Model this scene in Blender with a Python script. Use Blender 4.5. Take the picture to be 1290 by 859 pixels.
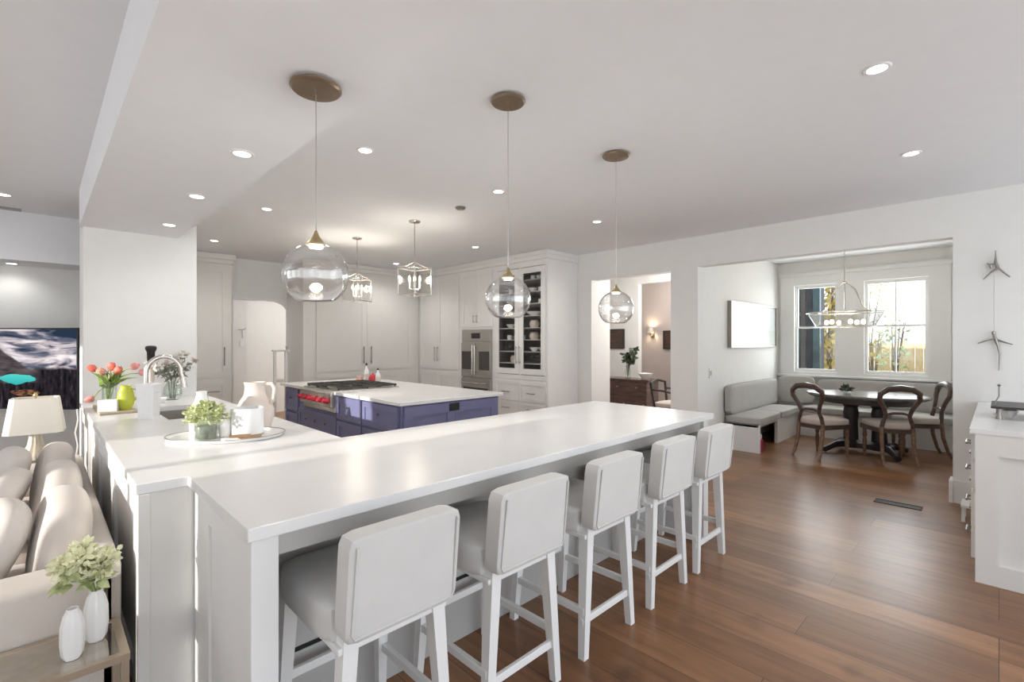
import bpy, bmesh, math, random
from mathutils import Vector, Matrix
random.seed(7)
PI = math.pi
S = bpy.context.scene
for o in list(bpy.data.objects): bpy.data.objects.remove(o)
C = S.collection

# ------------------------------------------------------------------ camera, light, exposure
cam_d = bpy.data.cameras.new('camera'); cam = bpy.data.objects.new('camera', cam_d); C.objects.link(cam)
S.camera = cam
cam_d.sensor_fit = 'HORIZONTAL'; cam_d.sensor_width = 36.0; cam_d.lens = 36.0*605.0/1290.0
cam_d.shift_y = (431-429.5)/1290.0
cam_d.clip_start = 0.05; cam_d.clip_end = 200
cam.location = (0, 0, 1.43); cam.rotation_euler = (PI/2, 0, math.radians(45.4-90.0))

S.view_settings.view_transform = 'Standard'; S.view_settings.look = 'None'
S.view_settings.exposure = 0.38; S.view_settings.gamma = 1.0
try: S.view_settings.use_curve_mapping = False
except Exception: pass

W = bpy.data.worlds.new('world'); S.world = W; W.use_nodes = True
nt = W.node_tree; nt.nodes.clear()
wo = nt.nodes.new('ShaderNodeOutputWorld'); bg = nt.nodes.new('ShaderNodeBackground')
tc = nt.nodes.new('ShaderNodeTexCoord'); sx = nt.nodes.new('ShaderNodeSeparateXYZ'); cr = nt.nodes.new('ShaderNodeValToRGB')
nt.links.new(tc.outputs['Generated'], sx.inputs[0]); nt.links.new(sx.outputs['Z'], cr.inputs[0])
cr.color_ramp.elements[0].position = 0.0; cr.color_ramp.elements[0].color = (0.92, 0.96, 1.0, 1)
cr.color_ramp.elements[1].position = 0.6; cr.color_ramp.elements[1].color = (0.62, 0.78, 1.0, 1)
nt.links.new(cr.outputs[0], bg.inputs[0]); bg.inputs[1].default_value = 1.7
nt.links.new(bg.outputs[0], wo.inputs[0])

def lamp(name, kind, loc, energy, col=(1, 1, 1), size=0.1, rot=None, spot=None, parent=None, size_y=None):
    d = bpy.data.lights.new(name, kind); d.energy = energy; d.color = col
    if kind == 'AREA':
        d.size = size
        if size_y: d.shape = 'RECTANGLE'; d.size_y = size_y
    elif kind == 'SUN': d.angle = size
    else: d.shadow_soft_size = size
    if kind == 'SPOT': d.spot_size = spot or 2.2; d.spot_blend = 0.8
    o = bpy.data.objects.new(name, d); C.objects.link(o); o.location = loc
    if rot is not None: o.rotation_euler = rot
    if parent is not None: o.parent = parent
    return o
sd = Vector((1.0, 0.0, -0.205)).normalized()
sun = lamp('sun', 'SUN', (-20, 3, 6), 4.5, (1, 0.95, 0.88), 0.012)
sun.rotation_euler = sd.to_track_quat('-Z', 'Y').to_euler()
# added area lights: fill behind the camera, daylight at living room and nook windows
lamp('rear_fill', 'AREA', (2.6, -2.9, 1.4), 32, (0.95, 0.98, 1.0), 6.0, (PI/2+.25, 0, 0), size_y=2.2)
lamp('daylight_living', 'AREA', (-3.9, 3.4, 1.5), 32, (0.98, 0.99, 1.0), 5.5, (PI/2, 0, -PI/2), size_y=1.7)
lamp('daylight_nook', 'AREA', (9.2, 1.5, 1.66), 50, (0.96, 0.98, 1), 1.7, (PI/2, 0, PI/2), size_y=1.4)
lamp('corridor_fill', 'POINT', (3.7, 9.3, 2.0), 15, (1, 0.97, 0.93), 0.3)  # unseen fill light added for the corridor, no fixture there
lamp('hall_fill', 'POINT', (7.2, 3.7, 2.2), 45, (1, 0.95, 0.9), 0.3)  # added point fill to brighten the hall; no real lamp stands here
lamp('parlour_fill', 'POINT', (8.9, 4.6, 2.35), 14, (1, 0.9, 0.85), 0.3)  # extra fill added for the parlour, apart from its sconce

ZC = 2.745      # ceiling
HB = 0.914      # worktops

# ------------------------------------------------------------------ materials
def mat(name, col, rough=0.5, metal=0.0, var=0.03, scale=8.0, bump=0.0, bscale=60.0, emit=None, estr=0.0, trans=0.0, sheen=0.0, stretch=None, spec=None):
    m = bpy.data.materials.new(name); m.use_nodes = True
    n = m.node_tree; b = n.nodes['Principled BSDF']; L = n.links
    b.inputs['Roughness'].default_value = rough; b.inputs['Metallic'].default_value = metal
    if spec is not None: b.inputs['Specular IOR Level'].default_value = spec
    t = n.nodes.new('ShaderNodeTexCoord'); co = t.outputs['Object']
    if stretch:
        mp = n.nodes.new('ShaderNodeMapping'); mp.inputs['Scale'].default_value = stretch; L.new(co, mp.inputs[0]); co = mp.outputs[0]
    nz = n.nodes.new('ShaderNodeTexNoise'); nz.inputs['Scale'].default_value = scale; nz.inputs['Detail'].default_value = 4
    L.new(co, nz.inputs['Vector'])
    r = n.nodes.new('ShaderNodeValToRGB')
    r.color_ramp.elements[0].position = 0.3; r.color_ramp.elements[1].position = 0.7
    r.color_ramp.elements[0].color = tuple(max(0, c*(1-var)) for c in col)+(1,)
    r.color_ramp.elements[1].color = tuple(min(1, c*(1+var)) for c in col)+(1,)
    L.new(nz.outputs['Fac'], r.inputs[0]); L.new(r.outputs[0], b.inputs['Base Color'])
    if bump:
        n2 = n.nodes.new('ShaderNodeTexNoise'); n2.inputs['Scale'].default_value = bscale; L.new(co, n2.inputs['Vector'])
        bp = n.nodes.new('ShaderNodeBump'); bp.inputs['Strength'].default_value = bump; bp.inputs['Distance'].default_value = 0.01
        L.new(n2.outputs['Fac'], bp.inputs['Height']); L.new(bp.outputs[0], b.inputs['Normal'])
    if emit: b.inputs['Emission Color'].default_value = emit+(1,); b.inputs['Emission Strength'].default_value = estr
    if trans: b.inputs['Transmission Weight'].default_value = trans
    if sheen: b.inputs['Sheen Weight'].default_value = sheen
    return m

def glass(name, tint=(1, 1, 1), base=0.05, edge=0.6, power=4.0, rough=0.0):
    m = bpy.data.materials.new(name); m.use_nodes = True; n = m.node_tree; n.nodes.clear()
    o = n.nodes.new('ShaderNodeOutputMaterial'); mx = n.nodes.new('ShaderNodeMixShader')
    tr = n.nodes.new('ShaderNodeBsdfTransparent'); gl = n.nodes.new('ShaderNodeBsdfGlossy'); lw = n.nodes.new('ShaderNodeLayerWeight')
    tr.inputs[0].default_value = tint+(1,); gl.inputs['Roughness'].default_value = rough; lw.inputs[0].default_value = 0.5
    pw = n.nodes.new('ShaderNodeMath'); pw.operation = 'POWER'; pw.inputs[1].default_value = power
    mu = n.nodes.new('ShaderNodeMath'); mu.operation = 'MULTIPLY_ADD'; mu.inputs[1].default_value = edge; mu.inputs[2].default_value = base; mu.use_clamp = True
    n.links.new(lw.outputs['Facing'], pw.inputs[0]); n.links.new(pw.outputs[0], mu.inputs[0]); n.links.new(mu.outputs[0], mx.inputs[0])
    n.links.new(tr.outputs[0], mx.inputs[1]); n.links.new(gl.outputs[0], mx.inputs[2]); n.links.new(mx.outputs[0], o.inputs[0])
    return m

def emat(name, col, s):
    m = bpy.data.materials.new(name); m.use_nodes = True; n = m.node_tree; n.nodes.clear()
    o = n.nodes.new('ShaderNodeOutputMaterial'); e = n.nodes.new('ShaderNodeEmission')
    e.inputs[0].default_value = col+(1,); e.inputs[1].default_value = s; n.links.new(e.outputs[0], o.inputs[0]); return m

M = {}
M['wall'] = mat('wall_paint', (0.80, 0.795, 0.775), 0.75, bump=0.03, bscale=180, var=0.012)
M['ceil'] = mat('ceiling_paint', (0.825, 0.84, 0.865), 0.85, var=0.01)
M['trim'] = mat('white_trim_paint', (0.80, 0.80, 0.785), 0.35, var=0.01)
M['pink'] = mat('warm_wall_paint', (0.60, 0.545, 0.515), 0.75, var=0.012)
M['cab'] = mat('cabinet_paint', (0.73, 0.715, 0.685), 0.38, var=0.012)
M['cabw'] = mat('white_cabinet_paint', (0.79, 0.785, 0.77), 0.38, var=0.012)
M['blue'] = mat('island_blue_paint', (0.165, 0.17, 0.30), 0.4, var=0.04)
M['knee'] = mat('grey_knee_wall', (0.50, 0.49, 0.47), 0.45, var=0.012)  # darker grey than the cabinets, on knee wall and apron
M['frost'] = glass('frosted_chandelier_glass', (0.96, 0.955, 0.94), .16, .6, 1.5, .12)
M['quartz'] = mat('white_quartz', (0.76, 0.755, 0.745), 0.26, var=0.02, scale=5)
M['steel'] = mat('brushed_steel', (0.52, 0.50, 0.46), 0.28, 0.9, var=0.05, scale=30, stretch=(1, 1, 30))
M['oven'] = mat('oven_steel', (0.42, 0.405, 0.37), 0.33, 0.75, var=0.05, scale=30, stretch=(1, 1, 30))
M['nickel'] = mat('brushed_nickel', (0.60, 0.57, 0.53), 0.25, 0.9, var=0.02)
M['pull'] = mat('pewter_pull', (0.30, 0.28, 0.26), 0.35, 0.9, var=0.03)
M['brass'] = mat('aged_brass', (0.30, 0.235, 0.165), 0.38, 0.85, var=0.1, scale=20, stretch=(1, 1, 6))
M['brasslt'] = mat('light_brass', (0.50, 0.40, 0.22), 0.32, 0.85, var=0.06)
M['iron'] = mat('cast_iron', (0.05, 0.045, 0.04), 0.6, var=0.1)
M['black'] = mat('black_plastic', (0.015, 0.015, 0.017), 0.35, var=0.05)
M['darkglass'] = mat('dark_oven_glass', (0.06, 0.055, 0.05), 0.08, var=0.05)
M['red'] = mat('red_enamel', (0.58, 0.035, 0.06), 0.25, var=0.05)
M['fabric'] = mat('stool_upholstery', (0.63, 0.62, 0.60), 0.8, var=0.03, bump=0.12, bscale=500, sheen=0.2)
M['legwhite'] = mat('white_stool_paint', (0.80, 0.80, 0.785), 0.35, var=0.01)
M['sofa'] = mat('sofa_linen', (0.60, 0.54, 0.49), 0.9, var=0.04, bump=0.15, bscale=300, sheen=0.2)
M['sofaedge'] = mat('dark_piping', (0.14, 0.12, 0.11), 0.8)
M['pillow'] = mat('throw_pillow_linen', (0.62, 0.575, 0.535), 0.9, var=0.05, bump=0.15, bscale=300)
M['bench'] = mat('banquette_fabric', (0.45, 0.435, 0.415), 0.85, var=0.04, bump=0.1, bscale=300)
M['seatpad'] = mat('oatmeal_seat_fabric', (0.58, 0.51, 0.46), 0.85, var=0.05, bump=0.1, bscale=300)
M['walnut'] = mat('dark_walnut', (0.085, 0.052, 0.04), 0.32, var=0.35, scale=6, stretch=(1, 1, 6))
M['walnutlt'] = mat('worn_walnut', (0.20, 0.115, 0.075), 0.4, var=0.3, scale=6, stretch=(1, 1, 6))
M['tabletop'] = mat('dark_table_top', (0.19, 0.18, 0.17), 0.2, var=0.2, scale=4, stretch=(6, 1, 1))  # base lifted towards grey to carry the window's reflection on the top
M['ebony'] = mat('near_black_wood', (0.035, 0.028, 0.03), 0.4, var=0.2)
M['mahogany'] = mat('mahogany', (0.12, 0.07, 0.06), 0.22, var=0.3, scale=5, stretch=(1, 1, 5))
M['knife'] = mat('knife_handle_wood', (0.23, 0.13, 0.06), 0.5, var=0.25, scale=20)
M['boardw'] = mat('pale_board_wood', (0.42, 0.35, 0.25), 0.6, var=0.2, scale=12, stretch=(1, 8, 1))
M['china'] = mat('white_glazed_china', (0.83, 0.82, 0.80), 0.18, var=0.015)
M['matte'] = mat('white_matte_ceramic', (0.80, 0.80, 0.79), 0.5, var=0.02)
M['bisque'] = mat('beige_stoneware', (0.66, 0.58, 0.52), 0.4, var=0.06)
M['lime'] = mat('lime_green_glaze', (0.52, 0.56, 0.06), 0.2, var=0.12, scale=5)
M['shade'] = mat('linen_lamp_shade', (0.82, 0.78, 0.70), 0.8, var=0.02, bump=0.05, bscale=300)
M['lampbase'] = mat('ivory_crackle_ceramic', (0.60, 0.53, 0.42), 0.4, var=0.25, scale=9, stretch=(6, 6, 1))
M['gold'] = mat('champagne_metal', (0.52, 0.44, 0.34), 0.3, 0.85, var=0.06)
M['leaf'] = mat('fresh_green_leaf', (0.22, 0.33, 0.07), 0.5, var=0.35, scale=30)
M['leafpale'] = mat('pale_green_leaf', (0.50, 0.54, 0.27), 0.55, var=0.3, scale=40)
M['leafdark'] = mat('dark_green_leaf', (0.06, 0.085, 0.05), 0.5, var=0.35, scale=30)
M['sage'] = mat('grey_green_leaf', (0.25, 0.26, 0.21), 0.6, var=0.3, scale=30)
M['stem'] = mat('green_stem', (0.28, 0.36, 0.12), 0.5, var=0.15)
M['tulip'] = mat('coral_tulip_petal', (0.70, 0.16, 0.11), 0.5, var=0.25, scale=25)
M['tulippink'] = mat('pink_tulip_petal', (0.78, 0.33, 0.30), 0.5, var=0.2, scale=25)
M['blossom'] = mat('cream_blossom', (0.74, 0.70, 0.64), 0.6, var=0.08)
M['yellowbloom'] = mat('pale_yellow_bloom', (0.86, 0.85, 0.58), 0.6, var=0.12, scale=30)
M['soil'] = mat('dark_potting_soil', (0.03, 0.022, 0.018), 0.95, var=0.4, scale=60)
M['dishin'] = mat('dark_cabinet_interior', (0.13, 0.115, 0.11), 0.6, var=0.1)
M['navy'] = mat('navy_siding', (0.05, 0.062, 0.085), 0.6, var=0.1)
M['fence'] = mat('ochre_fence_wood', (0.66, 0.47, 0.24), 0.8, var=0.2, scale=4, stretch=(1, 8, 1))  # ochre lightened in place of sunlight missing on the boards
M['lawn'] = mat('winter_lawn', (0.60, 0.50, 0.34), 0.95, var=0.3, scale=1.2)
M['gold_leaf'] = mat('golden_leaf', (0.62, 0.46, 0.10), 0.6, var=0.35, scale=3)
M['bark'] = mat('bark', (0.20, 0.15, 0.10), 0.9, var=0.3)
M['teal_shoe'] = mat('teal_bag_fabric', (0.03, 0.17, 0.16), 0.7, var=0.2)
M['magenta'] = mat('magenta_fabric', (0.55, 0.02, 0.14), 0.6, var=0.1)
M['glass'] = glass('clear_pendant_glass', (0.985, 0.985, 0.98), .16, .85, 1.8, 0.0)
M['pane'] = glass('window_glass', (0.97, 0.985, 0.985), .03)
M['cpane'] = glass('cabinet_glass', (0.97, 0.97, 0.965), .03)
M['vaseglass'] = glass('vase_glass', (0.93, 0.96, 0.94), .06, .6, 2.5)
M['lens'] = emat('downlight_lens', (1, 0.98, 0.95), 9.0)
M['bulb'] = emat('warm_bulb', (1, 0.80, 0.55), 7.0)
M['led'] = emat('pendant_led', (1, 0.96, 0.9), 7.0)

def floor_mat():
    m = bpy.data.materials.new('oak_plank_floor'); m.use_nodes = True; n = m.node_tree; L = n.links; b = n.nodes['Principled BSDF']
    t = n.nodes.new('ShaderNodeTexCoord'); mp = n.nodes.new('ShaderNodeMapping'); mp.inputs['Rotation'].default_value = (0, 0, PI/2)
    L.new(t.outputs['Object'], mp.inputs[0])
    br = n.nodes.new('ShaderNodeTexBrick'); L.new(mp.outputs[0], br.inputs['Vector'])
    br.inputs['Scale'].default_value = 1.0; br.inputs['Brick Width'].default_value = 1.9; br.inputs['Row Height'].default_value = 0.22
    br.inputs['Mortar Size'].default_value = 0.0016; br.inputs['Mortar Smooth'].default_value = 0.2; br.offset = 0.37; br.offset_frequency = 3
    br.inputs['Color1'].default_value = (0.200, 0.092, 0.040, 1); br.inputs['Color2'].default_value = (0.335, 0.168, 0.080, 1); br.inputs['Mortar'].default_value = (0.05, 0.024, 0.013, 1)
    mp2 = n.nodes.new('ShaderNodeMapping'); mp2.inputs['Scale'].default_value = (8, 0.9, 1); L.new(t.outputs['Object'], mp2.inputs[0])
    nz = n.nodes.new('ShaderNodeTexNoise'); nz.inputs['Scale'].default_value = 2.2; nz.inputs['Detail'].default_value = 6; nz.inputs['Distortion'].default_value = 0.6; L.new(mp2.outputs[0], nz.inputs['Vector'])
    rr = n.nodes.new('ShaderNodeValToRGB'); rr.color_ramp.elements[0].position = 0.3; rr.color_ramp.elements[1].position = 0.72
    rr.color_ramp.elements[0].color = (0.68, 0.66, 0.64, 1); rr.color_ramp.elements[1].color = (1.16, 1.15, 1.13, 1); L.new(nz.outputs['Fac'], rr.inputs[0])
    vo = n.nodes.new('ShaderNodeTexNoise'); vo.inputs['Scale'].default_value = 3.0; vo.inputs['Detail'].default_value = 2; L.new(t.outputs['Object'], vo.inputs['Vector'])
    kr = n.nodes.new('ShaderNodeValToRGB'); kr.color_ramp.elements[0].position = 0.22; kr.color_ramp.elements[0].color = (0.45, 0.4, 0.38, 1); kr.color_ramp.elements[1].position = 0.36; kr.color_ramp.elements[1].color = (1, 1, 1, 1); L.new(vo.outputs['Fac'], kr.inputs[0])
    mx = n.nodes.new('ShaderNodeMix'); mx.data_type = 'RGBA'; mx.blend_type = 'MULTIPLY'; mx.inputs[0].default_value = 1; L.new(br.outputs['Color'], mx.inputs[6]); L.new(rr.outputs[0], mx.inputs[7])
    m2 = n.nodes.new('ShaderNodeMix'); m2.data_type = 'RGBA'; m2.blend_type = 'MULTIPLY'; m2.inputs[0].default_value = 1; L.new(mx.outputs[2], m2.inputs[6]); L.new(kr.outputs[0], m2.inputs[7])
    L.new(m2.outputs[2], b.inputs['Base Color']); b.inputs['Roughness'].default_value = 0.32
    bp = n.nodes.new('ShaderNodeBump'); bp.inputs['Strength'].default_value = 0.25; bp.inputs['Distance'].default_value = 0.004; bp.invert = True
    L.new(br.outputs['Fac'], bp.inputs['Height']); L.new(bp.outputs[0], b.inputs['Normal'])
    return m
M['floor'] = floor_mat()

# ------------------------------------------------------------------ mesh helpers
MW = {}
class MB:
    """collects shapes (in frame F, default world) and builds ONE mesh object"""
    def __init__(s, F=None): s.bm = bmesh.new(); s.F = F or Matrix()
    def _fin(s, vs, T=None):
        T = s.F @ T if T is not None else s.F
        for v in vs: v.co = T @ v.co
        return vs
    def box(s, x0, x1, y0, y1, z0, z1, bev=0.0, seg=2, T=None):
        r = bmesh.ops.create_cube(s.bm, size=1.0); vs = r['verts']
        for v in vs: v.co = Vector(((x0+x1)/2+v.co.x*(x1-x0), (y0+y1)/2+v.co.y*(y1-y0), (z0+z1)/2+v.co.z*(z1-z0)))
        if bev > 0:
            es = list({e for v in vs for e in v.link_edges})
            r = bmesh.ops.bevel(s.bm, geom=es, offset=bev, segments=seg, affect='EDGES', profile=0.5)
            vs = list({v for f in r['faces'] for v in f.verts} | {v for v in vs if v.is_valid})
        s._fin(vs, T); return s
    def cyl(s, p0, p1, r0, r1=None, n=16, caps=True):
        r1 = r0 if r1 is None else r1
        p0, p1 = Vector(p0), Vector(p1); d = p1-p0
        q = d.to_track_quat('Z', 'Y').to_matrix().to_4x4()
        r = bmesh.ops.create_cone(s.bm, cap_ends=caps, segments=n, radius1=max(r0, 1e-5), radius2=max(r1, 1e-5), depth=d.length)
        s._fin(r['verts'], Matrix.Translation((p0+p1)/2) @ q); return s
    def lathe(s, prof, c=(0, 0, 0), n=24, T=None, sx=1.0, sy=1.0, ridges=0, ramp=0.0):
        c = Vector(c); rings = []
        for (r, z) in prof:
            if r < 1e-4: rings.append([s.bm.verts.new((c.x, c.y, c.z+z))])
            else: rings.append([s.bm.verts.new((c.x+sx*r*(1+(ramp*math.cos(ridges*2*PI*k/n) if ridges else 0))*math.cos(2*PI*k/n), c.y+sy*r*(1+(ramp*math.cos(ridges*2*PI*k/n) if ridges else 0))*math.sin(2*PI*k/n), c.z+z)) for k in range(n)])
        for a, b in zip(rings, rings[1:]):
            for k in range(n):
                k2 = (k+1) % n
                try:
                    if len(a) == 1 and len(b) == 1: continue
                    elif len(a) == 1: s.bm.faces.new((a[0], b[k2], b[k]))
                    elif len(b) == 1: s.bm.faces.new((a[k], a[k2], b[0]))
                    else: s.bm.faces.new((a[k], a[k2], b[k2], b[k]))
                except ValueError: pass
        s._fin([v for r in rings for v in r], T); return s
    def tube(s, pts, rad, n=8, cap=True, T=None):
        pts = [Vector(p) for p in pts]; rs = rad if isinstance(rad, (list, tuple)) else [rad]*len(pts)
        rings = []; up = Vector((0, 0, 1))
        t0 = (pts[1]-pts[0]).normalized(); nrm = t0.orthogonal().normalized()
        for i, p in enumerate(pts):
            t = (pts[min(i+1, len(pts)-1)]-pts[max(i-1, 0)]).normalized()
            nrm = (nrm-t*nrm.dot(t)); nrm = nrm.normalized() if nrm.length > 1e-6 else t.orthogonal().normalized()
            b = t.cross(nrm)
            rings.append([s.bm.verts.new(p+rs[i]*(math.cos(2*PI*k/n)*nrm+math.sin(2*PI*k/n)*b)) for k in range(n)])
        for a, b in zip(rings, rings[1:]):
            for k in range(n): s.bm.faces.new((a[k], a[(k+1) % n], b[(k+1) % n], b[k]))
        if cap: s.bm.faces.new(rings[0][::-1]); s.bm.faces.new(rings[-1])
        s._fin([v for r in rings for v in r], T); return s
    def soft(s, c, dim, k=5.0, n=8, puff=0.0, T=None, fn=None):
        """rounded, puffed box (cushion)"""
        c = Vector(c); vm = {}; vs = []
        def vert(p):
            key = tuple(round(a, 5) for a in p)
            if key not in vm:
                q = Vector(p); L = (abs(q.x)**k+abs(q.y)**k+abs(q.z)**k)**(1/k); q = q/L
                z = q.z*(1+puff*(1-q.x*q.x)*(1-q.y*q.y)) if puff else q.z
                w = Vector((q.x*dim[0]/2, q.y*dim[1]/2, z*dim[2]/2))
                if fn: w = fn(w)
                v = s.bm.verts.new(c+w); vm[key] = v; vs.append(v)
            return vm[key]
        for ax in range(3):
            for sg in (-1, 1):
                for i in range(n):
                    for j in range(n):
                        q = []
                        for (a, b) in ((i, j), (i+1, j), (i+1, j+1), (i, j+1)):
                            p = [0, 0, 0]; p[ax] = sg; p[(ax+1) % 3] = -1+2*a/n; p[(ax+2) % 3] = -1+2*b/n; q.append(vert(p))
                        s.bm.faces.new(q if sg > 0 else q[::-1])
        s._fin(vs, T); return s
    def poly(s, pts, h, T=None):
        """vertical prism from an xy outline, z from h[0] to h[1]"""
        a = [s.bm.verts.new((x, y, h[0])) for x, y in pts]; b = [s.bm.verts.new((x, y, h[1])) for x, y in pts]
        n = len(pts); s.bm.faces.new(a[::-1]); s.bm.faces.new(b)
        for i in range(n): s.bm.faces.new((a[i], a[(i+1) % n], b[(i+1) % n], b[i]))
        s._fin(a+b, T); return s
    def taper(s, p0, p1, s0, s1):
        """square tapered leg from p0 (half sizes s0) to p1 (half sizes s1)"""
        p0, p1 = Vector(p0), Vector(p1)
        A = [s.bm.verts.new(p0+Vector((a*s0[0], b*s0[1], 0))) for a, b in ((-1, -1), (1, -1), (1, 1), (-1, 1))]
        B = [s.bm.verts.new(p1+Vector((a*s1[0], b*s1[1], 0))) for a, b in ((-1, -1), (1, -1), (1, 1), (-1, 1))]
        s.bm.faces.new(A[::-1]); s.bm.faces.new(B)
        for i in range(4): s.bm.faces.new((A[i], A[(i+1) % 4], B[(i+1) % 4], B[i]))
        s._fin(A+B); return s
    def cells(s, us, vs_, keep, w0, w1, axes='xyz'):
        """union of grid cells with openings, extruded w0..w1: axes e.g. 'xyz' -> u=x v=y w=z"""
        ix = ['xyz'.index(c) for c in axes]; vm = {}; made = []
        def V(u, v, w):
            if (u, v, w) not in vm:
                p = [0, 0, 0]; p[ix[0]] = u; p[ix[1]] = v; p[ix[2]] = w
                q = s.bm.verts.new(p); vm[(u, v, w)] = q; made.append(q)
            return vm[(u, v, w)]
        K = {(i, j): keep((us[i]+us[i+1])/2, (vs_[j]+vs_[j+1])/2) for i in range(len(us)-1) for j in range(len(vs_)-1)}
        for (i, j), k in K.items():
            if not k: continue
            u0, u1, v0, v1 = us[i], us[i+1], vs_[j], vs_[j+1]
            for w in (w0, w1): s.bm.faces.new((V(u0, v0, w), V(u1, v0, w), V(u1, v1, w), V(u0, v1, w)))
            for (di, dj, a, b) in ((-1, 0, (u0, v0), (u0, v1)), (1, 0, (u1, v0), (u1, v1)), (0, -1, (u0, v0), (u1, v0)), (0, 1, (u0, v1), (u1, v1))):
                if not K.get((i+di, j+dj), False): s.bm.faces.new((V(*a, w0), V(*b, w0), V(*b, w1), V(*a, w1)))
        s._fin(made); return s
    def leaf(s, p, d, L, w, up=None, fold=0.15, bend=0.25):
        p = Vector(p); d = Vector(d).normalized(); side = d.cross(Vector(up) if up else Vector((random.uniform(-1, 1), random.uniform(-1, 1), random.uniform(-1, 1)))); side = side.normalized() if side.length > 1e-4 else d.orthogonal().normalized()
        nn = side.cross(d)
        P = [p, p+d*L*.35+side*w/2+nn*fold*w, p+d*L*.35+nn*bend*L*.2, p+d*L*.35-side*w/2+nn*fold*w, p+d*L*.7+side*w*.38+nn*(fold*w-bend*L*.1), p+d*L*.7-nn*bend*L*.05, p+d*L*.7-side*w*.38+nn*(fold*w-bend*L*.1), p+d*L-nn*bend*L*.35]
        v = [s.bm.verts.new(s.F @ q) for q in P]
        for f in ((0, 1, 2), (0, 2, 3), (1, 4, 5, 2), (2, 5, 6, 3), (4, 7, 5), (5, 7, 6)): s.bm.faces.new([v[i] for i in f])
        return s
    def build(s, name, m, parent=None, smooth=False, mats=None):
        bmesh.ops.recalc_face_normals(s.bm, faces=s.bm.faces)
        me = bpy.data.meshes.new(name); o = bpy.data.objects.new(name, me); C.objects.link(o)
        PM = MW[parent.name] if parent is not None else Matrix()
        if parent is not None:
            o.parent = parent; inv = PM.inverted()
            for v in s.bm.verts: v.co = inv @ v.co
        MW[o.name] = PM
        s.bm.to_mesh(me); s.bm.free(); me.materials.append(m)
        for mm in mats or []: me.materials.append(mm)
        if smooth:
            for p in me.polygons: p.use_smooth = True
            try:
                with bpy.context.temp_override(object=o, active_object=o, selected_editable_objects=[o], selected_objects=[o]): bpy.ops.object.shade_auto_smooth(angle=math.radians(40))
            except Exception: pass
            if o.modifiers:  # keep it simple: mark sharp edges in mesh instead of a modifier
                o.modifiers.clear()
            sharp(me, 40)
        return o
def sharp(me, deg):
    b = bmesh.new(); b.from_mesh(me); lim = math.radians(deg)
    for e in b.edges:
        if len(e.link_faces) == 2 and e.calc_face_angle(0) > lim: e.smooth = False
    b.to_mesh(me); b.free()

def tag(o, label=None, cat=None, group=None, kind=None):
    if label: o['label'] = label
    if cat: o['category'] = cat
    if group: o['group'] = group
    if kind: o['kind'] = kind
    return o
def thing(name, label, cat, loc, rz=0.0, group=None):
    o = bpy.data.objects.new(name, None); C.objects.link(o); o.empty_display_size = 0.1
    o.location = loc; o.rotation_euler = (0, 0, rz); MW[o.name] = Matrix.Translation(loc) @ Matrix.Rotation(rz, 4, 'Z')
    return tag(o, label, cat, group)
def FR(o): return MW[o.name]
def struct(name, mb, m, label=None, parent=None, smooth=False):
    o = mb.build(name, m, parent, smooth)
    if parent is None:
        tag(o, label, 'room', kind='structure')
        c = name.split('_')[0]; o['category'] = {'wall': 'wall', 'trim': 'trim', 'baseboard': 'baseboard', 'window': 'window', 'door': 'doorway'}.get(c, c)
    return o
def copy_tree(o, parent=None):
    c = o.copy(); C.objects.link(c)
    MW[c.name] = MW.get(o.name, Matrix()).copy()
    if parent is not None: c.parent = parent
    for ch in list(o.children): copy_tree(ch, c)
    return c
def place(o, loc, rz=0.0):
    o.location = loc; o.rotation_euler = (0, 0, rz); MW[o.name] = Matrix.Translation(loc) @ Matrix.Rotation(rz, 4, 'Z')

# ------------------------------------------------------------------ room shell
XW = 5.82
struct('floor', MB().box(-4.2, 11.0, -3.2, 11.6, -0.12, 0.0), M['floor'], 'oak plank floor running through kitchen and breakfast nook')
struct('ceiling', MB().box(-4.2, 11.0, -3.2, 11.6, ZC, ZC+0.15), M['ceil'], 'flat white ceiling over the kitchen')
struct('trim_1', MB().cells([0.25, 0.95], [-3.1, 5.55], lambda u, v: True, 2.42, ZC), M['ceil'], 'dropped white ceiling beam running above the sink counter')
# right wall: nook opening and hall opening
ys = [-3.2, 0.29, 2.62, 2.98, 4.23, 8.4]; zs = [0, 2.345, 2.37, ZC]
def kw(y, z):
    if 0.29 < y < 2.62 and z < 2.37: return False
    if 2.98 < y < 4.23 and z < 2.345: return False
    return True
struct('wall_right', MB().cells(ys, zs, kw, XW, XW+0.15, 'yzx'), M['wall'], 'long white wall with openings to nook and hall')
struct('wall_nook_left', MB().box(XW+0.15, 8.9, 2.62, 2.98, 0, ZC), M['wall'], 'white nook wall carrying the framed picture')
struct('wall_nook_right', MB().box(XW+0.15, 9.05, 0.10, 0.25, 0, ZC), M['wall'], 'white end wall of the nook, mostly hidden')
yn = [0.1, 0.693, 1.43, 1.774, 2.372, 2.98]; zn = [0, 0.95, 2.357, ZC]
win = lambda y, z: not ((0.693 < y < 1.43 or 1.774 < y < 2.372) and 0.95 < z < 2.357)
struct('wall_nook_back', MB().cells(yn, zn, win, 8.9, 9.08, 'yzx'), M['wall'], 'white window wall behind the banquette')
mb = MB().cells([0.46, 0.693, 1.43, 1.774, 2.372, 2.58], [0.90, 0.95, 2.357, 2.50], win, 8.872, 8.9, 'yzx')
mb.box(8.855, 8.9, 0.43, 2.61, 2.50, 2.56, 0.006); mb.box(8.84, 8.9, 0.42, 2.615, 2.56, 2.575, 0.004); mb.box(8.83, 8.9, 0.42, 2.615, 0.875, 0.905, 0.006)
struct('trim_2', mb, M['trim'], 'white window casing with head board and sill')
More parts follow.
